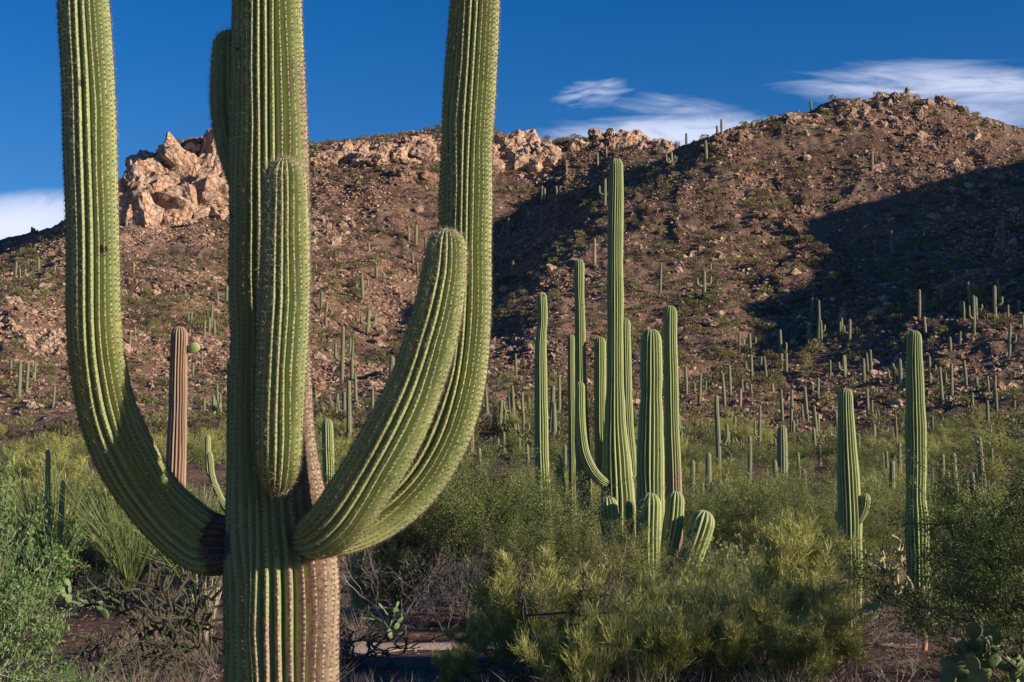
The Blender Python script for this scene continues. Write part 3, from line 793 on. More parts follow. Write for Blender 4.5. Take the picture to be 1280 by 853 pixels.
mid_saguaro('thick short saguaro at the cluster front with five bulging low arms',
    ([(811, 775, 32), (812, 700, 34), (813, 620, 34), (813, 560, 32), (814, 500, 28), (814, 450, 27), (814, 411, 26)], 21.5),
    [([(812, 735, 22), (812, 700, 27), (812, 660, 28), (813, 616, 27)], 20.95),
     ([(818, 730, 16), (826, 708, 20), (836, 684, 23), (842, 650, 24), (845, 614, 23)], 21.1),
     ([(824, 752, 20), (838, 742, 26), (854, 720, 29), (866, 690, 31), (876, 660, 31), (882, 638, 29)], 20.9),
     ([(796, 730, 16), (782, 708, 22), (770, 680, 25), (762, 650, 25), (759, 620, 24)], 21.3),
     ([(800, 728, 10), (793, 700, 13), (789, 660, 14), (788, 625, 13)], 21.9)], 17, seed=105)
mid_saguaro('upright saguaro at the right end of the cluster with pale corky lower half',
    ([(843, 745, 20), (843, 680, 20), (842, 600, 20), (840, 540, 19), (839, 480, 18), (838, 430, 17), (838, 382, 17)], 24.5), (), 15, seed=106, cork_to=2.8)
mid_saguaro('columnar saguaro with a small knobbly arm on each side standing in prickly pears',
    ([(1064, 775, 24), (1064, 740, 26), (1063, 690, 29), (1062, 640, 29), (1060, 590, 26), (1058, 540, 22), (1057, 510, 18), (1057, 485, 17)], 19.1),
    [([(1072, 655, 6), (1077, 646, 9), (1081, 636, 11), (1082, 628, 12), (1083, 617, 11)], 19.0),
     ([(1053, 655, 5), (1048, 648, 8), (1046, 640, 8)], 19.2)], 16, seed=107)
mid_saguaro('tall straight saguaro near the right edge with no arms and a bulge at its foot',
    ([(1148, 785, 24), (1148, 740, 27), (1147, 700, 28), (1146, 650, 28), (1145, 620, 25), (1145, 560, 25), (1144, 500, 23), (1143, 450, 20), (1143, 413, 17)], 18.2), (), 17, seed=108)
mid_saguaro('dying brown woody saguaro with a tiny round green arm near its top',
    ([(215, 745, 27), (216, 700, 27), (218, 640, 26), (220, 580, 25), (222, 520, 23), (223, 460, 22), (224, 425, 21), (224, 408, 20)], 25),
    [([(232, 438, 6), (238, 437, 11), (244, 434, 15), (249, 431, 15)], 25)], 16, 'cactus_brown', 109)
mid_saguaro('thin green saguaro close behind the left side of the great trunk',
    ([(289, 640, 10), (288, 560, 9.5), (288, 450, 9)], 38), (), 12, seed=110)
mid_saguaro('short grey-green saguaro with rounded top just right of the great trunk',
    ([(411, 660, 15), (411, 600, 15), (410, 560, 15), (409, 523, 14)], 33), (), 13, seed=111)
mid_saguaro('low curving saguaro behind the brush left of the great trunk, one dark arm upright',
    ([(287, 650, 9), (280, 632, 9), (272, 615, 8.5), (265, 595, 8), (262, 565, 7)], 30),
    [([(266, 600, 5), (261, 590, 7), (260, 570, 7.5), (260, 544, 7.5)], 30.6)], 11, seed=112)
mid_saguaro('dark short saguaro half hidden in the thicket right of the great trunk',
    ([(448, 765, 17), (447, 720, 17), (446, 690, 15)], 20.5), (), 13, seed=113)
mid_saguaro('pale thin saguaro pole rising out of the green wand bush at left',
    ([(62, 720, 7), (60, 640, 7), (60, 562, 6)], 26), (), 11, seed=114)
mid_saguaro('pale leaning saguaro pole beside the pole in the green wand bush',
    ([(72, 715, 7), (76, 650, 7), (79, 600, 6)], 26), (), 11, seed=115)

# ------------------------------------------------------------------ saguaros farther off: (px, top, base, width, shape)
# shape: '' plain pole, 'l' arm left, 'r' arm right, 'b' both, 'c' candelabra, 'k' brown dead pole
FAR = '''511 282 303 3|520 281 308 4|531 296 320 3|516 315 333 3|522 328 345 2|461 303 315 3|470 333 350 4|394 330 345 3|678 262 285 3|696 255 272 3|636 273 302 4|677 232 255 3
681 235 252 3|642 325 350 4|659 184 196 3|453 345 376 4b|401 365 390 3|407 377 409 4r|459 387 420 5b|427 408 480 5b|440 425 450 3|440 447 478 4|445 466 505 4|436 475 560 6|430 490 530 4l|465 485 525 4
412 495 520 3|490 445 478 7|645 442 472 3|609 484 530 4|624 500 543 5c|638 490 530 4|642 482 530 4|654 490 545 4|647 530 555 3|655 515 555 4|688 482 550 6|693 502 560 6|589 532 572 6k|699 470 520 4
924 416 445 3r|938 416 445 4b|977 412 462 4|983 441 470 4|1023 394 430 4r|1025 375 430 3|1015 372 400 3|1011 405 430 3|1014 404 435 4|1027 400 430 3|1050 402 420 3|1053 397 420 3|858 458 494 4|874 467 510 4b|906 467 509 4
913 456 497 4|925 486 510 4k|928 475 492 3|951 446 466 3|958 445 475 3|940 443 477 4|966 479 492 4k|978 487 530 4|919 520 559 4|1009 484 526 4|1022 472 503 4|1038 450 472 3|1057 444 471 4|1018 506 545 4|989 511 548 4|992 526 548 4
1149 362 402 4|1155 367 385 3|1123 376 395 3|1062 399 434 4|1178 359 380 3|1213 352 387 4|1218 369 418 4|1221 371 400 4r|1201 377 395 3|1205 377 402 3|1244 357 402 5r|1250 348 378 4r|1260 381 400 3|1262 405 445 4r|1274 375 392 4|1279 394 415 3
1200 414 432 3|1188 421 440 4|1157 396 420 4|1056 444 475 4|1080 448 482 4|1085 441 470 3|1089 437 470 4|1127 449 497 5|1178 458 506 4|1190 454 500 4|1208 450 484 4|1222 471 488 4|1216 421 431 4|899 494 600 6r|865 575 660 7|886 566 665 8r|908 541 572 3
917 548 572 3|949 507 572 4l|938 545 655 6|935 572 640 4|979 532 606 13|970 575 612 6|1000 565 605 4|1006 587 630 7k|1027 543 565 3|1021 507 546 4|1122 519 570 3|1125 553 615 5|1115 576 645 7|1110 564 612 4|1106 566 612 3|1097 569 600 3
1110 534 554 3|1228 546 615 7|1222 581 612 4|1219 590 645 6|1211 600 648 8|1205 605 645 5|1197 566 668 8|1176 568 655 6c|1269 493 520 3|1240 531 555 3l|40 275 288 3|43 277 288 3|19 327 348 3|48 322 341 3|68 332 346 3
24 336 352 3|31 336 352 3|167 327 346 3|177 360 370 3|194 367 377 3|272 364 380 3|283 357 380 4|264 381 411 3|235 392 410 3|238 389 410 3|255 400 420 3|268 400 420 3|261 397 418 4|169 408 425 3r|162 420 433 3|23 453 500 5
33 453 490 4|43 453 477 3|13 449 470 3|252 439 460 3|241 453 470 3|66 482 510 3|267 495 525 5|272 479 512 3|276 492 522 3|255 499 515 3|858 160 180 3|897 151 166 3|902 145 166 3|840 189 208 4c|883 175 205 4|1014 122 141 3|1090 192 214 4
1254 271 316 5l|1115 288 316 3|1255 152 163 3|933 147 156 4|941 144 154 4|747 190 211 3|758 183 198 3|708 200 216 3|756 223 257 4l|743 298 337 4k|825 328 370 3|880 338 372 5b|888 329 345 3|809 218 228 3|696 232 248 3|1004 505 530 3|1236 470 492 3
630 540 570 4|660 556 585 4|600 560 585 5k|1140 560 600 4|1240 560 600 4|1166 520 548 3|1090 500 524 3|1060 520 545 3|940 480 500 3|1158 556 610 3|1232 590 625 4|706 556 590 5|714 560 600 5'''
far_cache = {}
def far_proto(shape, slim):
    """unit-height (1 m) saguaro: trunk with arms; returned as trunk mesh and arm meshes"""
    key = (shape, slim)
    if key in far_cache: return far_cache[key]
    w = slim; sd = abs(hash(str(key))) % 1000 if False else (len(far_cache)*13+5)
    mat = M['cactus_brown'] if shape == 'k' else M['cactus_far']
    r = random.Random(sd)
    lean = r.uniform(-.015, .015)
    T = [(0, 0, -.04, w*.42), (0, 0, .25, w*.52), (lean*.3, 0, .55, w*.5), (lean, 0, .85, w*.45), (lean, 0, 1.0, w*.42)]
    d = stem(T, 12, .035, .2, 0, sd, None, True, 4, .06, .03)
    trunk = stem_mesh('trunk', d, mat)
    arms = []
    spec = {'': [], 'k': [], 'l': [(-1, .40, .72)], 'r': [(1, .42, .66)], 'b': [(-1, .42, .70), (1, .50, .80)], 'c': [(-1, .22, .80), (1, .25, .62), (-.6, .3, .55), (.7, .2, .75)]}[shape]
    for k, (sx, z0, z1) in enumerate(spec):
        a = w*1.7*sx; yy = (k % 2-.5)*w*.6
        A = [(0, yy*.3, z0, w*.26), (a*.55, yy, z0-.01, w*.32), (a*.95, yy, z0+.05, w*.34), (a, yy, z0+.5*(z1-z0), w*.34), (a, yy, z1, w*.3)]
        d = stem(A, 9, .03, .2, 0, sd+k+1, None, True, 4, .06, .02)
        arms.append(stem_mesh('arm', d, mat))
    far_cache[key] = (trunk, arms); return far_cache[key]
def far_region(px, py, Y):
    if Y < 95: return 'brushy flat before the hill'
    if py < 215 and (px > 830 or px < 90): return 'skyline of the ridge'
    if px < 380: return 'lit left slope' if py < 440 else 'foot of the left slope'
    if px < 720: return 'shaded gully slope' if py < 440 else 'lower slope below the gully'
    if px < 900: return 'sunlit spur' if py < 420 else 'foot of the sunlit spur'
    if py < 440: return 'shadowed right slope'
    return 'brown lower slope at right'
_q = random.Random(44)
for _ in range(46):
    a_ = _q.randint(385, 1275); b_ = _q.randint(478, 590); FAR += f'|{a_} {b_-_q.randint(18, 42)} {b_} 4'
for ent in FAR.replace('\n', '|').split('|'):
    a = ent.split(); px, top, base = int(a[0]), int(a[1]), int(a[2]); shape = a[3].strip('0123456789'); w = int(a[3][:len(a[3])-len(shape)])
    h_ = hit_terrain(px, base, 20, 545, 900)
    lift = 0
    while h_ is None and lift < 40:
        lift += 3; h_ = hit_terrain(px, base+lift, 150, 545, 900)
    if h_ is None: continue
    py_sky = lift > 0 or (base < 190 and px > 840)
    Y = h_.y; H = at(px, top+lift, Y).z-h_.z
    if py_sky: H *= .8
    if shape == '' and base-top >= 28 and (px*7+top) % 3 == 0 and Y > 60: shape = 'lr'[px % 2]
    rel = w*1.05/FPX*Y/H
    slim = min((.05, .08, .12, .18, .26), key=lambda q: abs(q-rel))
    tm, arms = far_proto(shape, slim)
    root = empty('saguaro', h_)
    link('trunk', tm, root)
    for am in arms: link('arm', am, root)
    sx = rel/slim
    root.scale = (H*sx, H*sx, H); q_ = random.Random(px*7+top); root.rotation_euler = (q_.uniform(-.05, .05), q_.uniform(-.06, .06), q_.uniform(-.35, .35))
    look = {'': 'slim armless saguaro', 'k': 'dead brown saguaro', 'l': 'left-armed saguaro', 'r': 'right-armed saguaro', 'b': 'two-armed saguaro', 'c': 'many-armed saguaro'}[shape]
    if slim >= .18 and shape == '': look = 'stout armless saguaro'
    reg = far_region(px, base, Y)
    LAB.add(('s', look, reg), px, root, look, reg, 'saguaro cactus', 'saguaros dotting the hillside')

# ------------------------------------------------------------------ plants
def m_leaf(name, a, b, trans=.3, scale=3.0, rough=.5):
    t = NT(name); P = t.obj()
    oi = t.n('ShaderNodeObjectInfo')
    f = t.math('ADD', t.math('MULTIPLY', t.step(t.noise(P, scale, 3, .6), .3, .7), .7), t.math('MULTIPLY', oi.outputs['Random'], .3))
    c = t.mix(f, a, b); t.leafy(c, trans, rough); return t.m
M['leaf_broom'] = m_leaf('palo_verde_twigs', (0.27, 0.275, 0.075, 1), (0.46, 0.44, 0.15, 1), .3)
M['leaf_creosote'] = m_leaf('creosote_leaves', (0.15, 0.19, 0.05, 1), (0.27, 0.29, 0.09, 1), .3)
M['leaf_dark'] = m_leaf('dark_creosote_leaves', (0.06, 0.095, 0.026, 1), (0.12, 0.165, 0.045, 1), .3)
M['leaf_bright'] = m_leaf('grey_green_leaves', (0.10, 0.185, 0.050, 1), (0.18, 0.275, 0.09, 1), .25)
M['leaf_wand'] = m_leaf('wand_stems', (0.17, 0.225, 0.075, 1), (0.28, 0.33, 0.13, 1), .15)
M['leaf_olive'] = m_leaf('bursage_leaves', (0.15, 0.16, 0.06, 1), (0.25, 0.25, 0.10, 1), .25)
M['leaf_gold'] = m_leaf('golden_spines', (0.32, 0.27, 0.15, 1), (0.44, 0.37, 0.22, 1), .2)
M['twig_dry'] = m_leaf('dry_twigs', (0.17, 0.12, 0.10, 1), (0.30, 0.23, 0.19, 1), .1)
M['hill_leaf'] = m_leaf('hillside_leaves', (0.11, 0.12, 0.045, 1), (0.26, 0.235, 0.095, 1), .25, .06)
M['hill_dry'] = m_leaf('hillside_dry_brush', (0.075, 0.062, 0.038, 1), (0.15, 0.115, 0.075, 1), .1, .06)
M['bark_dark'] = flat_mat('dark_branch_bark', (0.085, 0.065, 0.055), .9)
M['bark_grey'] = flat_mat('grey_dead_bark', (0.30, 0.25, 0.22), .9)
M['bark_green'] = flat_mat('green_branch_bark', (0.15, 0.16, 0.06), .7)
M['bark_red'] = flat_mat('reddish_dead_branch', (0.33, 0.18, 0.12), .9)
M['cholla_dark'] = flat_mat('dark_cholla_joints', (0.060, 0.062, 0.035), .8)
M['pad'] = flat_mat('prickly_pear_skin', (0.15, 0.20, 0.095), .5, .15, 8)

def tubes(brs, sides=4):
    """brs: list of (points (k,3), r0, r1) -> one vertex/face array"""
    Vs, Fs, off = [], [], 0
    an = np.arange(sides)/sides*2*math.pi
    for P, r0, r1 in brs:
        P = np.asarray(P); k = len(P)
        T = np.gradient(P, axis=0); T /= np.linalg.norm(T, axis=1)[:, None]+1e-9
        a = np.where(np.abs(T[:, 2:3]) > .9, np.array([[1., 0, 0]]), np.array([[0, 0, 1.]]))
        N = np.cross(T, a); N /= np.linalg.norm(N, axis=1)[:, None]; B = np.cross(T, N)
        r = np.linspace(r0, r1, k)[:, None, None]
        V = P[:, None]+r*(np.cos(an)[None, :, None]*N[:, None]+np.sin(an)[None, :, None]*B[:, None])
        i = np.arange(k-1)[:, None]*sides; j = np.arange(sides)[None]; j2 = (j+1) % sides
        F = np.stack([i+j, i+j2, i+sides+j2, i+sides+j], -1).reshape(-1, 4)+off
        Vs.append(V.reshape(-1, 3)); Fs.append(F); off += k*sides
    return np.vstack(Vs), np.vstack(Fs)
def skeleton(r, stems, H, spread, levels=3, kids=4, curl=.25, up=.25, r0=.02, ratio=.6, npts=6, ring=.08, klo=.3, klen=None):
    out = []
    def grow(p, d, L, rad, lv):
        pts = [p]; dd = d.copy()
        for _ in range(npts-1):
            dd = dd+r.normal(size=3)*curl*.5+np.array([0, 0, up*.25]); dd /= np.linalg.norm(dd)
            pts.append(pts[-1]+dd*L/(npts-1))
        pts = np.array(pts); pts[:, 2] = np.maximum(pts[:, 2], .02)
        out.append((pts, rad, rad*.45, lv, L))
        if lv >= levels: return
        for k in range(kids):
            f = klo+(1-klo)*(k+r.random())/kids; q = f*(npts-1); i = int(min(q, npts-2)); pp = pts[i]+(pts[i+1]-pts[i])*(q-i)
            t = pts[i+1]-pts[i]; t /= np.linalg.norm(t)
            nd = t+r.normal(size=3)*.62+np.array([0, 0, up]); nd /= np.linalg.norm(nd)
            grow(pp, nd, L*ratio*(.7+.6*r.random()), rad*.52, lv+1)
    for s in range(stems):
        a = 6.283*(s+r.random())/stems; o = np.array([math.cos(a), math.sin(a), 0])
        d = o*spread*(.4+.9*r.random())+np.array([0, 0, 1.0]); d /= np.linalg.norm(d)
        grow(o*ring*r.random(), d, H*(.45+.2*r.random()), r0, 1)
    return out
def blades(P, D, L, W, r, quad=True):
    """thin leaves: one diamond (quad) each"""
    n = len(P); S = np.cross(D, r.normal(size=(n, 3))); S /= np.linalg.norm(S, axis=1)[:, None]+1e-9
    L = L[:, None]; W = W[:, None]
    V = np.stack([P, P+D*L*.5+S*W*.5, P+D*L, P+D*L*.5-S*W*.5], 1).reshape(-1, 3)
    return V, np.arange(4*n).reshape(n, 4)
def foliage(sk, r, n, lmin, L, W, align=.6, jitter=.03, upb=.0):
    """blades set along the branches of level >= lmin"""
    B = [b for b in sk if b[3] >= lmin]; w = np.array([b[4] for b in B]); w /= w.sum()
    idx = r.choice(len(B), n, p=w)
    pts = np.stack([b[0] for b in B]); k = pts.shape[1]
    q = r.random(n)**.8*(k-1); i = np.minimum(q.astype(int), k-2); f = (q-i)[:, None]
    p = pts[idx, i]*(1-f)+pts[idx, i+1]*f; t = pts[idx, i+1]-pts[idx, i]; t /= np.linalg.norm(t, axis=1)[:, None]+1e-9
    D = t*align+r.normal(size=(n, 3))*(1-align)+np.array([0, 0, upb]); D /= np.linalg.norm(D, axis=1)[:, None]
    return blades(p+r.normal(size=(n, 3))*jitter, D, L*(.5+r.random(n)), W*(.6+.8*r.random(n)), r)
def plant_meshes(seed, H, spread, stems, levels, kids, nleaf, L, W, leafmat, barkmat, align=.6, up=.25, curl=.25, r0=.02, lmin=None, sides=4, upb=0., jitter=.03, ratio=.6, minlv=99, klo=.3):
    r = np.random.default_rng(seed)
    sk = skeleton(r, stems, H, spread, levels, kids, curl, up, r0, ratio, klo=klo)
    top = np.percentile(np.concatenate([b[0][:, 2] for b in sk]), 99); s = H/top
    sk = [(b[0]*s, b[1], b[2], b[3], b[4]) for b in sk]
    bV, bF = tubes([(b[0], b[1], b[2]) for b in sk if b[3] <= minlv], sides)
    bm_ = mesh_np('branches', bV, bF, M[barkmat], True)
    lm = None
    if nleaf:
        V, F = foliage(sk, r, nleaf, lmin or levels-1, L, W, align, jitter, upb); V[:, 2] = np.maximum(V[:, 2], .01)
        lm = mesh_np('foliage', V, F, M[leafmat])
    return bm_, lm
def place_plant(name, pr, px, Y, scale=1.0, rot=None, label=None, cat='shrub', group=None, look=None, reg=None, sc3=None):
    x = (px-640)/FPX*Y; z = gz(x, Y)
    if label or look is None: root = empty(name, (x, Y, z), label, cat, group)
    else:
        root = empty(name, (x, Y, z)); LAB.add((name, look, reg), px, root, look, reg, cat, group)
    root.rotation_euler = (0, 0, rot if rot is not None else random.Random(int(px*31+Y*17)).random()*6.28)
    root.scale = sc3 or (scale,)*3
    if pr[0]: link('branches', pr[0], root)
    if pr[1]: link('foliage', pr[1], root)
    return root
random.seed(3)
PV = [plant_meshes(200+i, 1.35, (.6, 1.2, .8, 1.0)[i], (6, 9, 12, 7)[i], 4, 4, 11500, (.15, .20, .17, .14)[i], .0095, 'leaf_broom', ('bark_green', 'bark_dark')[i % 2], .55, (.45, .30, .5, .35)[i], (.3, .4, .25, .45)[i], .020, 3, 4, .45, .015) for i in range(4)]
CR = [plant_meshes(220+i, 2.2, .65, 8, 4, 4, 34000, .024, .012, 'leaf_creosote', 'bark_dark', .25, .2, .25, .018, 3, 4, .1, .035) for i in range(3)]
DK = [plant_meshes(240+i, 2.2, .7, 8, 4, 4, 52000, .022, .011, 'leaf_dark', 'bark_dark', .25, .12, .3, .016, 3, 4, .1, .03) for i in range(2)]
BR = [plant_meshes(250+i, 2.0, .55, 6, 4, 4, 22000, .030, .012, 'leaf_bright', 'bark_grey', .4, .2, .25, .012, 3, 4, .2, .02) for i in range(2)]
GR = [plant_meshes(260+i, 1.4, 1.0, 7, 4, 4, 0, 0, 0, None, 'bark_grey', .4, .0, .45, .010) for i in range(2)]
DS = plant_meshes(267, 1.35, .55, 3, 4, 3, 1500, .03, .006, 'twig_dry', 'bark_dark', .4, .25, .45, .022)
RD = plant_meshes(266, 1.1, .6, 5, 4, 3, 0, 0, 0, None, 'bark_red', .4, .2, .5, .012)

place_plant('dead_brush', DS, 726, 12.9, 1.0, .5, label='dark bare branching stem rising through the feathery palo verdes', cat='dead shrub')
place_plant('dead_brush', DS, 1010, 13.2, .55, 2.0, label='dark broken twigs beside the low palo verde at the bottom edge', cat='dead shrub')
# thicket right of the great trunk
place_plant('creosote_bush', CR[0], 505, 21, 1.0, label='dense green creosote bush just right of the great trunk, grey sticks at its foot', cat='bush')
place_plant('creosote_bush', CR[1], 585, 20, 1.12, label='tall green creosote bush between the great saguaro and the cluster', cat='bush')
place_plant('creosote_bush', CR[2], 660, 19.5, .92, label='creosote bush hiding the foot of the leftmost cluster saguaro', cat='bush')
place_plant('creosote_bush', CR[1], 455, 24, .95, label='creosote bush behind the half hidden short dark saguaro', cat='bush')
place_plant('creosote_bush', CR[2], 545, 26, 1.1, label='creosote bush peeping over the thicket beneath the tall right arm', cat='bush')
place_plant('creosote_bush', CR[0], 620, 27, 1.05, label='rear creosote bush left of the leftmost cluster saguaro', cat='bush')
place_plant('dead_brush', GR[0], 490, 18.6, .95, label='grey leafless brush in front of the dense creosote bush', cat='dead shrub')
place_plant('dead_brush', GR[1], 560, 18.3, .8, label='tangled grey sticks above the sandy path', cat='dead shrub')
for k, (px, Y, s, lab) in enumerate([(668, 13.8, .5, 'greyish dry twigs at the left end of the feathery palo verdes'), (780, 14.6, .6, 'dry grey twigs poking out between the feathery palo verdes'), (850, 12.3, .5, 'dry grey twigs at the bottom edge under the cluster'),
        (925, 15.4, .62, 'bleached branches in the gap below the fat leaning arm'), (1075, 15.2, .6, 'dry grey shrub before the pale cholla'), (1110, 12.4, .5, 'low dead shrub on the reddish ground at lower right')]):
    place_plant('dead_brush', GR[k % 2], px, Y, s, label=lab, cat='dead shrub')
for k, (px, Y, s, lab) in enumerate([(648, 19.0, .6, 'small green creosote behind the path end'), (690, 18.4, .66, 'green creosote behind the dark bare stem'), (748, 18.0, .62, 'green creosote in front of the scarred slim cluster saguaro'),
        (870, 16.0, .55, 'green creosote tucked below the fat leaning arm'), (1010, 17.6, .55, 'green creosote left of the saguaro with small arms')]):
    place_plant('creosote_bush', CR[k % 3], px, Y, s, label=lab, cat='bush')
place_plant('dead_brush', RD, 761, 20.5, 1.25, label='bare reddish twisting branches before the tallest cluster saguaro', cat='dead shrub')
for k, (px, Y, s, lab) in enumerate([(706, 13.6, .74, 'feathery palo verde with a dark bare stem left of the cluster foot'),
        (820, 13.6, .62, 'feathery yellow-green palo verde right in front of the cluster foot'),
        (885, 14.2, .62, 'low feathery palo verde below the fat leaning arm of the cluster'),
        (965, 17.4, .92, 'wide feathery palo verde right of the cluster'),
        (655, 13.2, .72, 'low palo verde right of the sandy path'),
        (765, 12.6, .5, 'yellowish palo verde at the bottom edge below the cluster'),
        (900, 12.2, .52, 'small feathery palo verde at the bottom edge right of centre'),
        (1000, 14.0, .66, 'sparse palo verde beside the bare reddish ground'),
        (1020, 16.2, .5, 'palo verde twigs in front of the saguaro with small arms'),
        (790, 18.2, .62, 'thin palo verde close by the dead reddish branches at the cluster foot'),
        (905, 18.6, .55, 'feathery palo verde beneath the fat leaning arm, behind the front row'),
        (965, 23.5, .95, 'palo verde crown behind the wide feathery one right of the cluster'),
        (985, 12.0, .5, 'low palo verde on the bottom edge near the prickly pears'),
        (745, 11.6, .5, 'low feathery mound on the bottom edge beneath the dark bare stem'),
        (830, 11.8, .55, 'bottom edge palo verde straight below the cluster foot'),
        (1045, 12.6, .5, 'low palo verde left of the bottom right prickly pears'),
        (925, 13.2, .66, 'ragged palo verde between the middle bottom edge and the wide one'),
        (620, 14.6, .4, 'thin low palo verde just right of the sandy path end'),
        (690, 11.9, .42, 'low feathery sprigs on the bottom edge right of the path'),
        (580, 12.3, .30, 'tiny green shrub on the sandy ground at the bottom edge')]):
    place_plant('palo_verde', PV[k % 4], px, Y, s, label=lab, cat='palo verde')
for k, (px, Y, s, lab) in enumerate([(905, 30, .95, 'green bush behind the fat leaning arm of the cluster'), (960, 33, 1.05, 'leafy bush below the stout barrel-like saguaro'),
        (1010, 30, 1.05, 'leafy green bush just left of the saguaro with small arms'), (1040, 36, .95, 'bush peeping left behind the saguaro with small arms'),
        (1105, 27, .95, 'bush between the two tall right saguaros'), (1195, 24, .8, 'bush right behind the foot of the tall straight saguaro'),
        (1005, 24.5, .85, 'greyish green bush in front of the leafy green bush, right of centre'), (1090, 23, .8, 'twiggy bush left of the pale cholla')]):
    place_plant('creosote_bush', CR[k % 3], px, Y, s, label=lab, cat='bush')
for k, (px, Y, s, lab) in enumerate([(1284, 12.6, 1.08, 'big dark green creosote filling the right edge'), (1345, 10.8, 1.05, 'dark creosote cut off by the right edge'),
        (1232, 13.6, .62, 'lower dark creosote left of the big one at the right edge')]):
    place_plant('creosote_bush', DK[k % 2], px, Y, s, label=lab, cat='bush')
for k, (px, Y, s, lab) in enumerate([(-58, 7.5, .97, 'bright leafy shrub reaching in at the left edge'), (-4, 7.9, .34, 'low leafy shrub in the bottom left corner'),
        (100, 9.9, .27, 'small leafy sprig on the bottom edge left of the great trunk'), (185, 9.4, .26, 'low leafy twig on the bottom edge beside the dark cholla tangle'), (-40, 13, .8, 'leafy shrub behind the left edge shrub')]):
    place_plant('leafy_shrub', BR[k % 2], px, Y, s, label=lab, cat='shrub', sc3=(s*.78, s*.78, s))

# wand bushes: many straight green stems from one foot
def wand_mesh(seed, n, H, spread, mat='leaf_wand'):
    r = np.random.default_rng(seed); brs = []
    for i in range(n):
        a = r.random()*6.283; o = np.array([math.cos(a), math.sin(a), 0]); L = H*(.55+.5*r.random()); sp = spread*r.random()**.7
        t = np.linspace(0, 1, 7)[:, None]
        P = o*.12*r.random()+o*(sp*L*(t**1.25))+np.array([0, 0, 1])*L*(t-.28*sp*t**2)+r.normal(size=3)*.06*t**2+r.normal(size=3)*np.sin(t*3)*.03
        P[:, 2] = np.maximum(P[:, 2], .01)
        brs.append((P, .010, .003))
        for _ in range(3):
            k = r.integers(2, 5); d = (P[k+1]-P[k]); d /= np.linalg.norm(d); d = d+r.normal(size=3)*.18
            t2 = np.linspace(0, 1, 4)[:, None]; brs.append((P[k]+d*L*.35*t2, .005, .002))
    V, F = tubes(brs, 3); return mesh_np('stems', V, F, M[mat], True)
WD = [wand_mesh(300+i, 150, 2.5, .75) for i in range(2)]
for k, (px, Y, s, lab) in enumerate([(70, 27, 1.05, 'fan of tall green wand-like stems around two saguaro poles at left'), (168, 25, .85, 'olive fan of wand-like stems below the curving left arm'),
        (20, 31, .85, 'wand-stemmed bush behind the left edge shrub'), (255, 21, .75, 'wand-stemmed bush right behind the dying brown saguaro foot'), (130, 32, .9, 'paler wand-stemmed bush between the two fans at left')]):
    x = (px-640)/FPX*Y; root = empty('wand_bush', (x, Y, gz(x, Y)), lab, 'shrub'); root.scale = (s,)*3; root.rotation_euler = (0, 0, k*1.3)
    link('stems', WD[k % 2], root)
# dark cholla tangles
def joint_mesh(seed, n, H, mat, rad=.018, seg=.16, spread=1.0, depthn=5):
    r = np.random.default_rng(seed); brs = []
    def go(p, d, lv):
        L = seg*(.7+.7*r.random()); t = np.linspace(0, 1, 5)[:, None]; b = r.normal(size=3)*.05
        P = p+d*L*t+b*np.sin(t*3.14)*.6; P[:, 2] = np.maximum(P[:, 2], .02)
        brs.append((P, rad*(.95**lv), rad*.85*(.95**lv)))
        if lv < depthn:
            for _ in range(1 if r.random() < .45 else 2):
                nd = d+r.normal(size=3)*.55+np.array([0, 0, .10]); nd /= np.linalg.norm(nd); go(P[-1], nd, lv+1)
    for i in range(n):
        a = r.random()*6.283; d = np.array([math.cos(a)*spread, math.sin(a)*spread, .9]); d /= np.linalg.norm(d); go(np.array([0, 0, 0.]), d, 0)
    V, F = tubes(brs, 6); s = H/V[:, 2].max(); V = V*[max(1, s**.5), max(1, s**.5), s]
    return mesh_np('joints', V, F, M[mat], True), brs
def spiny(brs, seed, n, L, mat, W=.003):
    r = np.random.default_rng(seed); idx = r.integers(0, len(brs), n)
    P = np.stack([b[0] for b in brs]); q = r.integers(0, P.shape[1], n); p = P[idx, q]+r.normal(size=(n, 3))*.012
    D = r.normal(size=(n, 3)); D /= np.linalg.norm(D, axis=1)[:, None]
    V, F = blades(p, D, L*(.6+.8*r.random(n)), np.full(n, W), r); return mesh_np('spines', V, F, M[mat])
for k, (px, Y, s, n, lab) in enumerate([(215, 13.6, 1.15, 13, 'dark tangled cholla thicket in the shade left of the great trunk'), (160, 12.8, .62, 9, 'low sprawling dark cholla branches near the bottom edge'),
        (440, 14.5, .45, 6, 'small curled dark cholla right of the great trunk')]):
    x = (px-640)/FPX*Y; root = empty('cholla_thicket', (x, Y, gz(x, Y)), lab, 'cholla cactus')
    me, brs = joint_mesh(400+k, n, s, 'cholla_dark', .014, .17, 1.1, 5); link('joints', me, root)
    vz = max(b[0][:, 2].max() for b in brs); fz = s/vz; brs = [(b[0]*[max(1, fz**.5), max(1, fz**.5), fz], b[1], b[2]) for b in brs]
    link('spines', spiny(brs, 470+k, 9000, .03, 'twig_dry', .0028), root, kind='stuff')
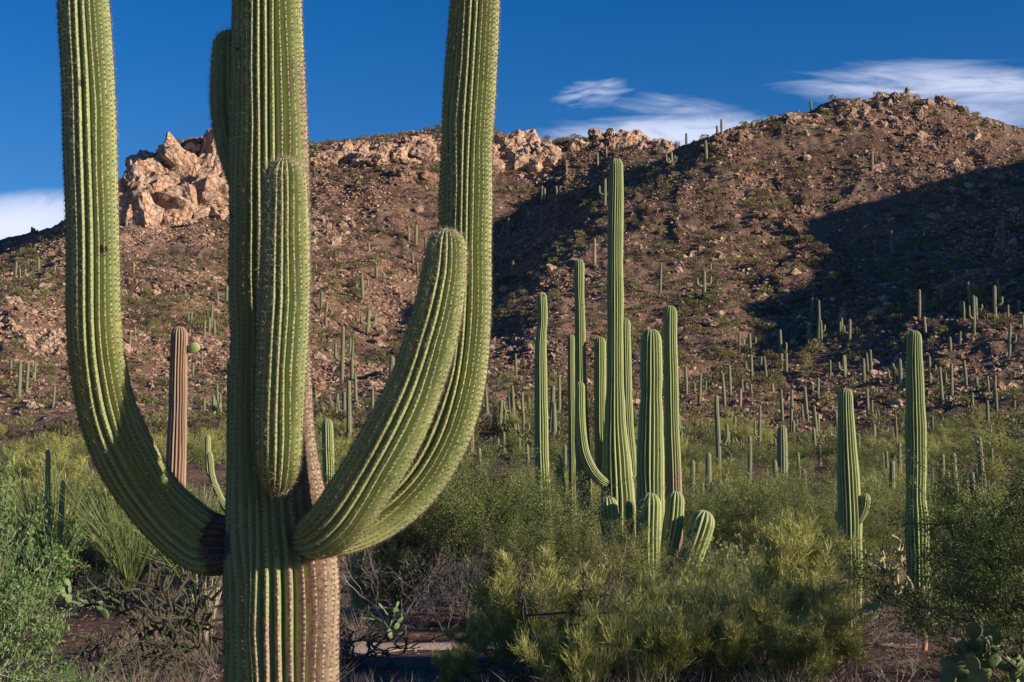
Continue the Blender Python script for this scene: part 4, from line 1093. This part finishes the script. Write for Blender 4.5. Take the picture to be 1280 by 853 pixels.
for k, (px, Y, s, lab) in enumerate([(1118, 19.6, .85, 'pale golden cholla on a brown stalk between the two right saguaros'), (1146, 16.2, .58, 'small pale cholla at the foot of the tall straight saguaro'),
        (1080, 30, .8, 'pale cholla far behind the saguaro with small arms')]):
    x = (px-640)/FPX*Y; root = empty('cholla', (x, Y, gz(x, Y)), lab, 'cholla cactus')
    me, brs = joint_mesh(420+k, 3, s, 'leaf_gold', .02, .09, .8, 5); top = link('joints', me, root); top.location = (0, 0, s*.42)
    sp = link('spines', spiny(brs, 430+k, 5200, .04, 'leaf_gold'), root, kind='stuff'); sp.location = (0, 0, s*.42)
    V, F = tubes([(np.array([[0, 0, -.05], [.02, 0, s*.2], [-.01, .01, s*.45], [.03, 0, s*.65]]), .035, .025)], 7)
    link('stalk', mesh_np('stalk', V, F, M['bark_red'], True), root)
# ocotillo-like upright stems behind the left arm
def ocotillo(seed, n, H, spread):
    r = np.random.default_rng(seed); brs = []
    for i in range(n):
        a = r.random()*6.283; o = np.array([math.cos(a), math.sin(a), 0]); L = H*(.7+.35*r.random()); t = np.linspace(0, 1, 8)[:, None]
        P = o*(spread*L*t**1.1)*(.3+.7*r.random())+np.array([0, 0, 1])*L*t+r.normal(size=3)*np.sin(t*4+r.random()*3)*.035
        brs.append((P, .014, .007))
    V, F = tubes(brs, 5); me = mesh_np('stems', V, F, M['bark_grey'], True)
    n2 = 5200; idx = r.integers(0, len(brs), n2); P = np.stack([b[0] for b in brs]); q = r.random(n2)*6.99; i = q.astype(int); f = (q-i)[:, None]
    p = P[idx, i]*(1-f)+P[idx, i+1]*f; D = r.normal(size=(n2, 3))+[0, 0, .6]; D /= np.linalg.norm(D, axis=1)[:, None]
    V, F = blades(p, D, .028*(.6+r.random(n2)), .010*(.6+r.random(n2)), r); return me, mesh_np('foliage', V, F, M['leaf_olive'])
for k, (px, Y, s, lab) in enumerate([(262, 14.6, 1.0, 'upright thorny ocotillo stems just left of the great trunk'), (250, 26, 1.15, 'leafy ocotillo between the dying brown saguaro and the great trunk'), (448, 23, .8, 'short ocotillo stems right of the great trunk')]):
    x = (px-640)/FPX*Y; root = empty('ocotillo', (x, Y, gz(x, Y)), lab, 'ocotillo'); a, b = ocotillo(440+k, 16, 1.7*s, .28); link('stems', a, root); link('foliage', b, root)
# prickly pears: every pad is a flattened egg standing on the one below
def prickly(name, px, Y, n, size, lab, seed, span=.5):
    r = np.random.default_rng(seed); x0 = (px-640)/FPX*Y; root = empty(name, (x0, Y, gz(x0, Y)), lab, 'prickly pear')
    pads = []; start = [0]
    def pad(p, up, face, s, lv):
        if len(pads) >= n or len(pads)-start[0] >= 6+n//12: return
        pads.append((p, up, face, s))
        for _ in range(r.integers(1, 4)):
            if lv > 3: break
            nu = up+r.normal(size=3)*.45; nu[2] = max(nu[2], .15); nu /= np.linalg.norm(nu)
            q = p+up*s*.92*(.9+.1*r.random())+np.cross(up, face)*s*(r.random()-.5)*.7
            pad(q, nu, face+r.normal(size=3)*.5, s*(.8+.3*r.random()), lv+1)
    while len(pads) < n:
        a = r.random()*6.28; rr = span*r.random()**.5; start[0] = len(pads)
        u = np.array([r.normal()*.35, r.normal()*.35, 1.]); u /= np.linalg.norm(u)
        pad(np.array([math.cos(a)*rr, math.sin(a)*rr, -.02]), u, r.normal(size=3)*np.array([1, 1, .2]), size*(.8+.4*r.random()), 0)
    k1, k2 = 12, 7
    th = np.linspace(0, 2*math.pi, k1, endpoint=False); ph = np.linspace(-math.pi/2, math.pi/2, k2)
    for (p, u, fc, s) in pads:
        f = fc-u*np.dot(fc, u); f /= np.linalg.norm(f)+1e-9; w = np.cross(u, f)
        V = []
        for b in ph:
            for a in th:
                X = math.cos(b)*math.cos(a); Yv = math.sin(b); Zv = math.cos(b)*math.sin(a)
                wd = .40*(1+.18*Yv)
                V.append(p+u*s*(.5+.52*Yv)+w*s*wd*X+f*s*.075*Zv)
        V = np.array(V); i = np.arange(k2-1)[:, None]*k1; j = np.arange(k1)[None]; j2 = (j+1) % k1
        F = np.stack([i+j, i+j2, i+k1+j2, i+k1+j], -1).reshape(-1, 4)
        link('pad', mesh_np('pad', V, F, M['pad'], True), root)
    return root
prickly('prickly_pear', 125, 20.2, 26, .16, 'small sunlit prickly pear in the clearing left of the great trunk', 1, .35)
prickly('prickly_pear', 1030, 17.0, 34, .22, 'prickly pear at the foot of the saguaro with small arms', 2, .55)
prickly('prickly_pear', 1226, 11.0, 60, .20, 'large prickly pear with broad pads in the bottom right corner', 3, .45)
prickly('prickly_pear', 1175, 11.4, 9, .17, 'few dark prickly pear pads left of the large clump in the corner', 4, .15)
prickly('prickly_pear', 1180, 17.6, 22, .18, 'prickly pear just right of the foot of the tall straight saguaro', 5, .35)
prickly('prickly_pear', 990, 13.6, 22, .19, 'half buried prickly pear pads under the palo verde twigs', 6, .4)
prickly('prickly_pear', 8, 24, 24, .17, 'pale prickly pear at the left edge beneath the wand-like stems', 7, .45)
prickly('prickly_pear', 110, 37, 24, .2, 'distant prickly pear inside the bend of the left arm', 8, .7)
prickly('prickly_pear', 905, 45, 30, .2, 'distant prickly pear below the tall thin saguaro right of the cluster', 9, .9)
prickly('prickly_pear', 470, 17.6, 26, .12, 'grey-green prickly pear beside the great trunk above the path', 10, .5)

# ------------------------------------------------------------------ brush of the valley floor, each bush a thing
CRm = [plant_meshes(500+i, 1.9, .7, 7, 3, 5, 5200, .055, .026, 'leaf_creosote', 'bark_dark', .25, .2, .25, .02, 2, 3, .1, .07) for i in range(4)]
PVm = [plant_meshes(520+i, 1.9, .8, 6, 3, 5, 5200, .15, .018, 'leaf_broom', 'bark_green', .55, .3, .22, .025, 2, 3, .2, .05) for i in range(3)]
BUm = [plant_meshes(540+i, .8, 1.1, 8, 3, 4, 2400, .055, .024, 'leaf_olive', 'bark_grey', .3, .15, .3, .012, 2, 3, .1, .04) for i in range(3)]
rr = random.Random(12)
def flat_region(px, Y):
    a = 'left' if px < 330 else 'centre left' if px < 640 else 'centre right' if px < 960 else 'right'
    b = 'near flat' if Y < 42 else 'mid flat' if Y < 75 else 'foot of the hill' if Y < 140 else 'lower slope'
    return f'{a} {b}' if b != 'near flat' else f'{a} near flat'
def clear_of(px, Y, w):
    for (p, yy, hw) in ((1062, 19.1, 26), (1146, 18.2, 26), (770, 22, 30), (812, 21.5, 34), (730, 24, 14), (680, 23, 14), (843, 24.5, 14), (219, 25, 18), (64, 26, 14), (412, 33, 14), (288, 38, 10)):
        if abs(px-p) < hw*.6+(.9*FPX/Y if Y > 26 else .5*FPX/Y) and Y < yy: return False
    return True
def band(name, protos, n, y0, y1, pw, smin, smax, look, cat, group):
    k = 0
    while k < n:
        Y = y0+(y1-y0)*rr.random()**pw; px = -60+1400*rr.random()
        if 455 < px < 720 and Y < 19.5: continue
        if not clear_of(px, Y, 0): continue
        d = fbm(np.array([px/FPX*Y/9]), np.array([Y/11]), 3, 91)[0]
        if d < -.08 and rr.random() < .8: continue
        s = smin+(smax-smin)*rr.random()
        place_plant(name, protos[k % len(protos)], px, Y, s, rr.random()*6.28, look=look, reg=flat_region(px, Y), cat=cat, group=group); k += 1
band('creosote_bush', CRm, 235, 27, 150, .8, .65, 1.15, 'green creosote bush', 'bush', 'creosote bushes of the flat')
band('palo_verde', PVm, 120, 30, 170, .8, .7, 1.3, 'yellow-green palo verde', 'palo verde', 'palo verdes of the flat')
band('bursage', BUm, 260, 17, 120, .9, .7, 1.4, 'low olive bursage', 'shrub', 'bursage shrubs of the flat')

# shrubs past those, all over the slopes
sv = []
for s in range(6):
    r = np.random.default_rng(900+s); n = 120
    a = r.random(n)*6.283; e = r.random(n)**.6; rad = .45*np.sqrt(r.random(n))
    P = np.stack([np.cos(a)*rad, np.sin(a)*rad, .06+.55*e*(1-rad*.8)], -1)
    D = P*1.3+r.normal(size=(n, 3))*.35+[0, 0, .15]; D /= np.linalg.norm(D, axis=1)[:, None]
    S = np.cross(D, r.normal(size=(n, 3))); S /= np.linalg.norm(S, axis=1)[:, None]
    V = np.stack([P-S*.032, P+S*.032, P+D*.17], 1).reshape(-1, 3); sv.append((V, np.arange(3*n).reshape(n, 3)))
x, y = sample_slope(26000, 120, 520, rng, .9)
den = .40-0.6*np.clip(fbm(x/30, y/42, 4, 77, .6), -1, 1)+.9*fbm(x/22, y/30, 3, 64)
den += .35*sstep(240, 150, y)
k = rng.random(len(x)) < np.clip(den, .06, 1)*.8
x, y = x[k], y[k]
sz = .75+2.1*rng.random(len(x))**2.8+.4*(y > 250)
V, F = scatter(sv, np.stack([x, y, height(x, y)-.05], -1), sz, rng, .25, 1.1)
hm = mesh_np('hill_shrubs', V, F, M['hill_leaf']); hm.materials.append(M['hill_dry'])
hm.polygons.foreach_set('material_index', (rng.random(len(F)//120+1) < .42).repeat(120)[:len(F)].astype(np.int32))
link('hill_shrubs', hm, kind='stuff', label='small olive and yellow-green shrubs dotting the slopes')

# dry twiggy ground cover and loose gravel near the camera
n = 3000
Yt = 9+60*rng.random(n)**1.5; pxt = -80+1440*rng.random(n); xt = (pxt-640)/FPX*Yt
ok = (fbm(xt/1.8, Yt/1.8, 3, 55) > -.02) & ~((Yt > 14.6) & (Yt < 18.4) & (pxt > 455) & (pxt < 640))
xt, Yt = xt[ok], Yt[ok]
tv = []
for s in range(5):
    r = np.random.default_rng(950+s); m = 90
    a = r.random(m)*6.283; D = np.stack([np.cos(a)*(.3+r.random(m)), np.sin(a)*(.3+r.random(m)), .35+.8*r.random(m)], -1); D /= np.linalg.norm(D, axis=1)[:, None]
    P = D*(.25*r.random(m))[:, None]; D2 = D+r.normal(size=(m, 3))*.45; D2 /= np.linalg.norm(D2, axis=1)[:, None]
    S = np.cross(D2, r.normal(size=(m, 3))); S /= np.linalg.norm(S, axis=1)[:, None]
    V = np.stack([P-S*.006, P+S*.006, P+D2*(.35+.4*r.random(m))[:, None]], 1).reshape(-1, 3); tv.append((V, np.arange(3*m).reshape(m, 3)))
V, F = scatter(tv, np.stack([xt, Yt, height(xt, Yt)], -1), .18+.5*rng.random(len(xt))**2, rng, .2)
link('dry_ground_cover', mesh_np('dry_ground_cover', V, F, M['twig_dry']), kind='stuff', label='dry purplish brown twigs and dead grass over the ground')
n = 22000
Yt = 7+45*rng.random(n)**1.6; pxt = -80+1440*rng.random(n); xt = (pxt-640)/FPX*Yt
V, F = scatter(small_rocks, np.stack([xt, Yt, height(xt, Yt)], -1), .008+.05*rng.random(n)**5, rng, 3.1, .8)
link('gravel', mesh_np('gravel', V, F, M['rock_red']), kind='stuff', label='reddish gravel on the open ground')
# sandy path crossing behind the great trunk
def path_mesh():
    xs = np.linspace(at(415, 800, 16.6).x-1, at(600, 800, 16.6).x+2.5, 60); V = []; F = []
    rows = 9
    for i, x in enumerate(xs):
        c = 16.7+.35*math.sin(x*.9)+.12*math.sin(x*5.1); w = .62+.2*math.sin(x*2.3)+.12*math.sin(x*6.7)
        for j in range(rows):
            yy = c+(j/(rows-1)-.5)*2*w + .06*math.sin(x*9+j)
            V.append((x, yy, gz(x, yy)+.022*math.sin(j/(rows-1)*math.pi)**.4+(-.02 if j in (0, rows-1) else .004)))
    for i in range(len(xs)-1):
        for j in range(rows-1): a = i*rows+j; F.append((a, a+rows, a+rows+1, a+1))
    link('path', mesh_np('path', np.array(V), np.array(F), M['sand'], True), kind='structure', label='narrow pale sandy path crossing the brush')
path_mesh()
LAB.done()
